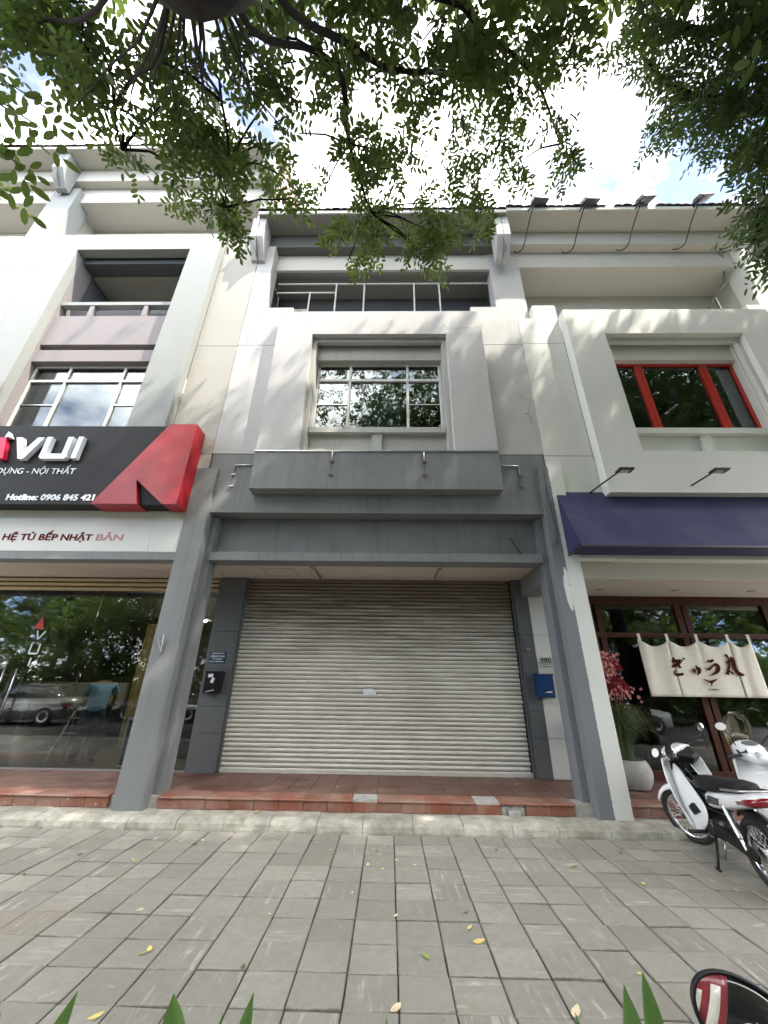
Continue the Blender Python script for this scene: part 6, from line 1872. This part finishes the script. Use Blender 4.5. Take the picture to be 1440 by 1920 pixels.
# foliage masses in front of and above the house fronts, described by the direction in which they are seen and a distance
BLOBS_A = [(30, 40, 75, 4.6, 10), (110, 45, 80, 4.6, 12), (190, 90, 75, 4.4, 12), (130, 130, 45, 4.4, 5), (215, 180, 55, 4.4, 9), (225, 245, 45, 4.5, 8), (235, 285, 22, 4.5, 4),
           (290, 110, 80, 4.3, 12), (300, 200, 60, 4.6, 8), (330, 270, 45, 4.8, 7), (318, 305, 25, 4.8, 4), (400, 130, 80, 4.6, 12), (390, 230, 65, 4.8, 11), (440, 290, 50, 5.0, 8),
           (385, 300, 45, 5.0, 8), (410, 360, 38, 5.1, 7), (375, 385, 26, 5.1, 5), (430, 400, 32, 5.2, 6), (455, 425, 16, 5.2, 3), (500, 190, 70, 4.8, 10), (510, 270, 50, 5.0, 7), (530, 330, 38, 5.2, 6), (545, 375, 26, 5.3, 5), (560, 250, 24, 5.0, 3),
           (520, 70, 75, 4.4, 9), (610, 50, 85, 4.6, 12), (700, 60, 85, 4.8, 12), (620, 140, 55, 4.8, 7), (690, 150, 60, 5.0, 8), (640, 230, 50, 5.0, 8), (690, 260, 52, 5.2, 9), (680, 330, 48, 5.3, 9), (705, 390, 42, 5.4, 9), (665, 440, 34, 5.5, 7), (700, 460, 34, 5.5, 7), (652, 490, 17, 5.5, 3), (610, 350, 24, 5.3, 3),
           (790, 80, 85, 5.2, 12), (780, 170, 65, 5.3, 10), (860, 60, 80, 5.4, 11), (850, 150, 75, 5.4, 11), (930, 80, 80, 5.6, 11), (920, 170, 75, 5.6, 11), (1000, 70, 75, 5.8, 11), (990, 150, 60, 5.8, 8), (1065, 60, 62, 5.8, 8), (1085, 120, 42, 5.9, 5), (1020, 210, 42, 5.9, 5), (1050, 290, 42, 6.0, 7), (1075, 275, 24, 6.0, 3),
           (870, 240, 60, 5.5, 9), (940, 250, 48, 5.7, 6), (850, 310, 45, 5.5, 6), (820, 380, 48, 5.5, 8), (880, 370, 45, 5.6, 7), (940, 330, 36, 5.8, 4), (900, 400, 30, 5.6, 5), (800, 430, 42, 5.5, 8), (790, 470, 32, 5.5, 6), (805, 492, 15, 5.5, 3), (760, 410, 25, 5.4, 3), (730, 300, 35, 5.3, 4), (980, 300, 24, 5.8, 3), (790, 230, 40, 5.4, 5)]
BLOBS_B = [(1200, 40, 60, 7.0, 8), (1280, 40, 85, 6.8, 14), (1370, 40, 80, 6.6, 14), (1430, 60, 70, 6.4, 10), (1200, 110, 48, 7.2, 7), (1270, 130, 70, 7.0, 12), (1350, 140, 75, 6.8, 14), (1420, 160, 70, 6.5, 12), (1240, 200, 42, 7.2, 7), (1300, 210, 62, 7.0, 11), (1375, 230, 60, 6.7, 11), (1425, 260, 52, 6.5, 9), (1250, 260, 30, 7.2, 5), (1315, 265, 26, 7.0, 4), (1400, 300, 36, 6.6, 6), (1435, 330, 36, 6.4, 6), (1420, 375, 34, 5.9, 7), (1395, 395, 18, 5.9, 3), (1430, 420, 34, 5.8, 7), (1415, 460, 28, 5.8, 6), (1435, 490, 22, 5.8, 5)]
def in_blobs(q, pad=1.0):
    for b in BLOBS_A + BLOBS_B:
        if (q[0] - b[0]) ** 2 + (q[1] - b[1]) ** 2 < (b[2] * pad) ** 2:
            return True
    return False
def wall_light(x, z):
    """share of canopy allowed in the sun's way to a spot of the house fronts (gaps in the crowns)"""
    if z < 0:
        return 1.0
    zb = 6.0 if x < -2.9 else 6.6 if x < -1.0 else 6.9 if x < 0.2 else 7.35 if x < 1.2 else 7.5 if x < 2.4 else 7.15 if x < 5.4 else 7.9
    if z > zb - 0.15:
        return 0.012 if x < 2.9 else 0.05
    if x < -2.9:
        return 0.25 if z > 3.0 else 0.8
    if x < -1.2 and z > 4.2:
        return 0.35
    return 1.0
def allowed(p, rng):
    t = (5.40 - p[1]) / 0.20
    xw, zw = p[0] - 0.335 * t, p[2] - 0.63 * t
    if zw > 11.5:
        return True
    return rng.random() < wall_light(xw, zw)

def limb(name, pts, rad, parent, n=10):
    # smooth the control points
    P = [Vector(p) for p in pts]
    out_, rr = [], []
    q = len(P) - 1
    for i in range(q * 4 + 1):
        t = i / 4
        k = min(int(t), q - 1)
        u = t - k
        a0, a1, a2, a3 = P[max(k - 1, 0)], P[k], P[k + 1], P[min(k + 2, q)]
        out_.append(0.5 * (2 * a1 + (a2 - a0) * u + (2 * a0 - 5 * a1 + 4 * a2 - a3) * u * u + (3 * a1 - a0 - 3 * a2 + a3) * u ** 3))
        rr.append((rad[k] * (1 - u) + rad[k + 1] * u) * random.uniform(0.92, 1.08))
    return MB().tube(out_, rr, n).build(name, M_BARK, parent, smooth=True)

ta = thing('street_tree', (-0.75, -1.9, -0.05), 'large leafy tree hanging over the pavement in the upper middle', 'tree')
limb('trunk', [(-0.75, -1.9, -0.06), (-0.70, -1.4, 1.2), (-0.63, -0.62, 2.4), (-0.575, 0.24, 3.40), (-0.56, 0.19, 4.3), (-0.5, 0.05, 6.0), (-0.2, 0.1, 9.0)], [0.30, 0.26, 0.215, 0.195, 0.175, 0.16, 0.10], ta, 20)
FORK = (-0.66, 0.22, 3.85)
LIMBS = [
    [FORK, rayp(470, 55, 3.2), rayp(590, 95, 4.1), rayp(642, 150, 4.7), rayp(655, 270, 5.0), rayp(695, 400, 5.5)],
    [FORK, rayp(545, 20, 3.4), rayp(640, 75, 4.2), rayp(735, 130, 4.9), rayp(850, 140, 5.5), rayp(960, 190, 5.9)],
    [FORK, rayp(300, 95, 3.1), rayp(245, 150, 3.8), rayp(215, 210, 4.3), rayp(228, 280, 4.6)],
    [FORK, rayp(370, 100, 3.3), rayp(415, 190, 4.2), rayp(430, 300, 4.9), rayp(420, 390, 5.2)],
    [(-0.45, 0.2, 5.2), rayp(700, -60, 4.6), rayp(860, 5, 5.2), rayp(905, 60, 5.6), rayp(1000, 140, 5.9), rayp(1050, 270, 6.1)],
    [FORK, rayp(180, 20, 3.3), rayp(90, 40, 4.2), rayp(20, 60, 4.8)],
    [(-0.4, 0.15, 6.0), rayp(850, -120, 6.6), rayp(1040, -150, 8.5), rayp(1150, -120, 10.0)],
]
RADS = [[0.022, 0.017, 0.020, 0.024, 0.020, 0.009], [0.022, 0.018, 0.022, 0.022, 0.018, 0.009], [0.010, 0.009, 0.009, 0.008, 0.005], [0.010, 0.010, 0.010, 0.009, 0.005], [0.05, 0.034, 0.030, 0.026, 0.016, 0.008], [0.012, 0.011, 0.010, 0.007], [0.06, 0.05, 0.04, 0.02]]
for p_, r_ in zip(LIMBS, RADS):
    limb('limb', p_, r_, ta)
rt_ = random.Random(4)
for k in range(14):
    x_ = 270 + k * 15 + rt_.uniform(-8, 8)
    limb('small_branch', [(-0.57, 0.26, 3.42), rayp(x_, 70 + rt_.uniform(-10, 20), 2.6), rayp(x_ + (x_ - 370) * 0.5 + rt_.uniform(-20, 20), 130 + rt_.uniform(-20, 50), 3.3), rayp(x_ + (x_ - 370) * 0.9 + rt_.uniform(-40, 40), 200 + rt_.uniform(-30, 60), 4.2)], [0.010, 0.006, 0.005, 0.003], ta, 6)
limb_pts_a = [Vector(x_) for l_ in LIMBS for x_ in l_[1:]]

tb = thing('street_tree', (7.6, 0.6, -0.05), 'dark leafy tree in the upper right corner', 'tree')
limb('trunk', [(7.9, 0.3, -0.06), (7.8, 0.4, 2.5), (7.5, 0.8, 5.0), (7.0, 1.2, 7.5), (6.7, 1.3, 10.5), (6.8, 1.2, 13.0)], [0.30, 0.25, 0.22, 0.18, 0.12, 0.05], tb, 16)
LB = [[(7.4, 0.9, 5.4), rayp(1470, 200, 7.0), rayp(1380, 190, 6.9), rayp(1270, 170, 7.0), rayp(1210, 110, 7.2)], [(7.1, 1.15, 7.0), rayp(1430, 40, 7.6), rayp(1330, 60, 7.2), rayp(1230, 40, 7.2)], [(7.5, 0.8, 5.0), rayp(1500, 400, 6.3), rayp(1440, 390, 6.0), rayp(1420, 450, 5.8)]]
for p_ in LB:
    limb('limb', p_, [0.11, 0.07, 0.045, 0.03, 0.015][:len(p_)], tb)
limb_pts_b = [Vector(x_) for l_ in LB for x_ in l_[1:]]

GAPS = [(95, 245, 85, 38), (235, 240, 48, 40), (205, 75, 26, 34), (595, 270, 34, 115), (565, 175, 26, 40), (480, 300, 22, 40), (785, 285, 45, 42), (740, 235, 26, 30), (905, 250, 24, 24), (990, 265, 30, 45), (1130, 200, 40, 120), (1120, 320, 60, 70), (355, 165, 22, 24), (560, 60, 22, 22), (1000, 350, 70, 30), (460, 175, 20, 22), (1148, 60, 26, 100)]
def in_gap(q):
    return any(((q[0] - a) / c) ** 2 + ((q[1] - b) / d) ** 2 < 1 for a, b, c, d in GAPS)
def fill(blobs, lv_, wd_, lpts, leaflet, width, rng, dens):
    for bx, by, br, dist, cnt in blobs:
        c = rayp(bx, by, dist)
        near = min(lpts, key=lambda q: (q - c).length)
        wd_.tube([near, near.lerp(c, 0.5) + Vector((0, 0, 0.08)), c], [0.012, 0.009, 0.005], 5, False)
        for _ in range(int(cnt * dens)):
            rr = br * math.sqrt(rng.random()) * 0.76
            an = rng.uniform(0, 2 * PI)
            dd = dist * rng.uniform(0.9, 1.14)
            p = rayp(bx + rr * math.cos(an), by + rr * math.sin(an), dd)
            d = np.array(p - near) * 0.6 + rng.normal(0, 0.5, 3) + np.array([0, 0, -0.25])
            ln = 0.20 * rng.uniform(0.7, 1.3)
            p = p - Vector(d / np.linalg.norm(d)) * ln * 0.45
            if p.y > 4.75:
                continue
            q_ = pix(p + Vector(d / np.linalg.norm(d)) * ln * 0.6)
            if q_ is not None and in_gap(q_) and rng.random() < 0.9:
                continue
            twig(lv_, wd_, p, d, ln, 5, leaflet, width, rng)

rngA = np.random.default_rng(21)
LA, LBv, WA, WB = Leaves(), Leaves(), MB(), MB()
fill(BLOBS_A, LA, WA, limb_pts_a, 0.072, 0.035, rngA, 0.66)
fill(BLOBS_B, LBv, WB, limb_pts_b, 0.078, 0.030, rngA, 0.95)
# a few sprays much nearer to the camera at the left edge
for px_, py_, dist, a in ((20, 195, 1.9, 0.2), (60, 215, 2.0, 0.5), (5, 240, 1.9, -0.2), (30, 290, 1.85, 0.3), (-20, 300, 1.8, 0.4), (90, 190, 2.3, 0.0)):
    px_ -= 25
    p = rayp(px_ - 60, py_ - 40, dist)
    d = np.array(rayp(px_ + 40, py_ + 30, dist) - p)
    WA.tube([p, rayp(px_ - 10, py_ - 10, dist), rayp(px_ + 40, py_ + 25, dist)], 0.0025, 4, False)
    LA.sprays(np.array([p]), np.array([d]), 0.17, 0.047, 0.022, 5, rngA)

# upper crowns, above the frame: shade the street, leave the gaps through which the sun reaches the walls
SV = np.array([0.335, -0.20, 0.63])
def upper(target, n, xr, zr, tr, leaflet):
    got = 0
    P, D = [], []
    while got < n:
        w = np.array([rngA.uniform(*xr), 5.40, rngA.uniform(*zr)])
        p = w + SV * rngA.uniform(*tr)
        got += 1
        if p[1] > 4.6 or not (7.5 < p[2] < 19.0):
            continue
        q = pix(p)
        if q is not None and -30 < q[0] < 1470 and -25 < q[1] < 1920 :
            continue
        if not allowed(p, rngA):
            continue
        P.append(p)
        D.append(rngA.normal(0, 1, 3) + np.array([0, 0, -0.2]))
    P, D = np.array(P), np.array(D)
    a = P[:, 0] < 4.6
    LA.sprays(P[a], D[a], leaflet * 2.9, leaflet, leaflet * 0.5, 5, rngA)
    LBv.sprays(P[~a], D[~a], leaflet * 2.9, leaflet, leaflet * 0.5, 5, rngA)
    return len(P)
upper(None, 17000, (-9.5, 9.0), (-2.0, 8.4), (9.0, 22.0), 0.12)
# overhead canopy that keeps the pavement in shade
def canopy(n, lo, hi, leaflet, lv_):
    P = np.column_stack([rngA.uniform(lo[k], hi[k], n) for k in range(3)])
    keep = []
    for p in P:
        q = pix(p)
        if q is not None and -40 < q[0] < 1480 and -40 < q[1]:
            keep.append(False)
            continue
        keep.append(allowed(p, rngA))
    P = P[np.array(keep)]
    lv_.sprays(P, rngA.normal(0, 1, P.shape), leaflet * 2.9, leaflet, leaflet * 0.5, 5, rngA)
def shade_ground(n, leaflet):
    P = []
    for _ in range(n):
        g = np.array([rngA.uniform(-6.5, 6.5), rngA.uniform(0.8, 5.4), 0.0])
        p = g + SV * rngA.uniform(9.5, 18.0)
        q = pix(p)
        if q is not None and -40 < q[0] < 1480 and -40 < q[1]:
            continue
        if allowed(p, rngA):
            P.append(p)
    P = np.array(P)
    a = P[:, 0] < 4.6
    LA.sprays(P[a], rngA.normal(0, 1, P[a].shape), leaflet * 2.9, leaflet, leaflet * 0.5, 5, rngA)
    LBv.sprays(P[~a], rngA.normal(0, 1, P[~a].shape), leaflet * 2.9, leaflet, leaflet * 0.5, 5, rngA)
shade_ground(9000, 0.14)
canopy(3000, (-7.0, -4.0, 6.0), (5.0, 2.6, 10.5), 0.15, LA)
canopy(2400, (4.0, -4.0, 6.5), (12.5, 3.0, 12.0), 0.15, LBv)
LA.build('crown', M_LEAF, ta)
LBv.build('crown', M_LEAF2, tb)
tag(WA.build('twigs', M_BARK, ta), kind='stuff')
tag(WB.build('twigs', M_BARK, tb), kind='stuff')

# trees across the street, mirrored in the shop glass
def far_tree(x, y, h, rad, seed, label, leaf_=0.22):
    t = thing('street_tree', (x, y, -0.05), label, 'tree', 'trees across the street')
    rg_ = np.random.default_rng(seed)
    limb('trunk', [(x, y, -0.06), (x + 0.1, y, h * 0.3), (x - 0.1, y + 0.1, h * 0.55), (x, y, h * 0.85)], [0.22, 0.17, 0.12, 0.04], t)
    for k in range(6):
        a = 2 * PI * k / 6 + rg_.uniform(0, 0.6)
        limb('limb', [(x, y, h * 0.42), (x + math.cos(a) * rad * 0.4, y + math.sin(a) * rad * 0.4, h * 0.62), (x + math.cos(a) * rad * 0.85, y + math.sin(a) * rad * 0.85, h * 0.74)], [0.09, 0.06, 0.02], t)
    l_ = Leaves()
    c = rg_.normal(size=(46, 3)) * np.array([rad * 0.52, rad * 0.52, h * 0.17]) + np.array([x, y, h * 0.62])
    for q in c:
        n_ = 20
        P = q + rg_.normal(size=(n_, 3)) * np.array([0.55, 0.55, 0.28]) * (rad / 3.4)
        l_.sprays(P, rg_.normal(size=(n_, 3)), 0.6, leaf_, leaf_ * 0.5, 4, rg_)
    l_.build('crown', M_LEAF, t)
for k, (x, y, h, rad) in enumerate(((-19, -10, 7.2, 3.4), (-13, -8.0, 7.0, 3.4), (-7.5, -8.5, 7.4, 3.6), (-1.5, -9.5, 7.0, 3.4), (5.0, -9.0, 7.2, 3.5), (11.5, -8.8, 7.0, 3.4))):
    far_tree(x, y, h, rad, 300 + k, 'green street tree mirrored in the shop glass, %s from the left' % ('first', 'second', 'third', 'fourth', 'fifth', 'sixth')[k])
for k, (x, y, h, rad) in enumerate(((-34, -17, 11.5, 5.0), (-25, -16, 12, 5.2), (-16, -17, 11.5, 5.0), (-7, -16, 12, 5.2), (2, -17, 11.5, 5.0), (11, -16, 12, 5.2), (20, -17, 11.5, 5.0), (29, -17, 11.5, 5.0))):
    far_tree(x, y, h, rad, 400 + k, 'tall tree in the back row across the street, %s from the left' % ('first', 'second', 'third', 'fourth', 'fifth', 'sixth', 'seventh', 'eighth')[k], 0.42)
hg = Leaves()
rg_ = np.random.default_rng(5)
P = np.column_stack([rg_.uniform(-30, 30, 9000), rg_.uniform(-7.4, -6.0, 9000), rg_.uniform(0.0, 3.4, 9000) * rg_.uniform(0.45, 1.0, 9000)])
hg.sprays(P, rg_.normal(size=P.shape), 0.6, 0.22, 0.13, 4, rg_)
tag(hg.build('hedge', M_LEAF, None), 'tall green hedge on the median of the street, mirrored in the shop glass', 'hedge')
for o_ in bpy.data.objects:
    if '_world' in o_.keys():
        del o_['_world']
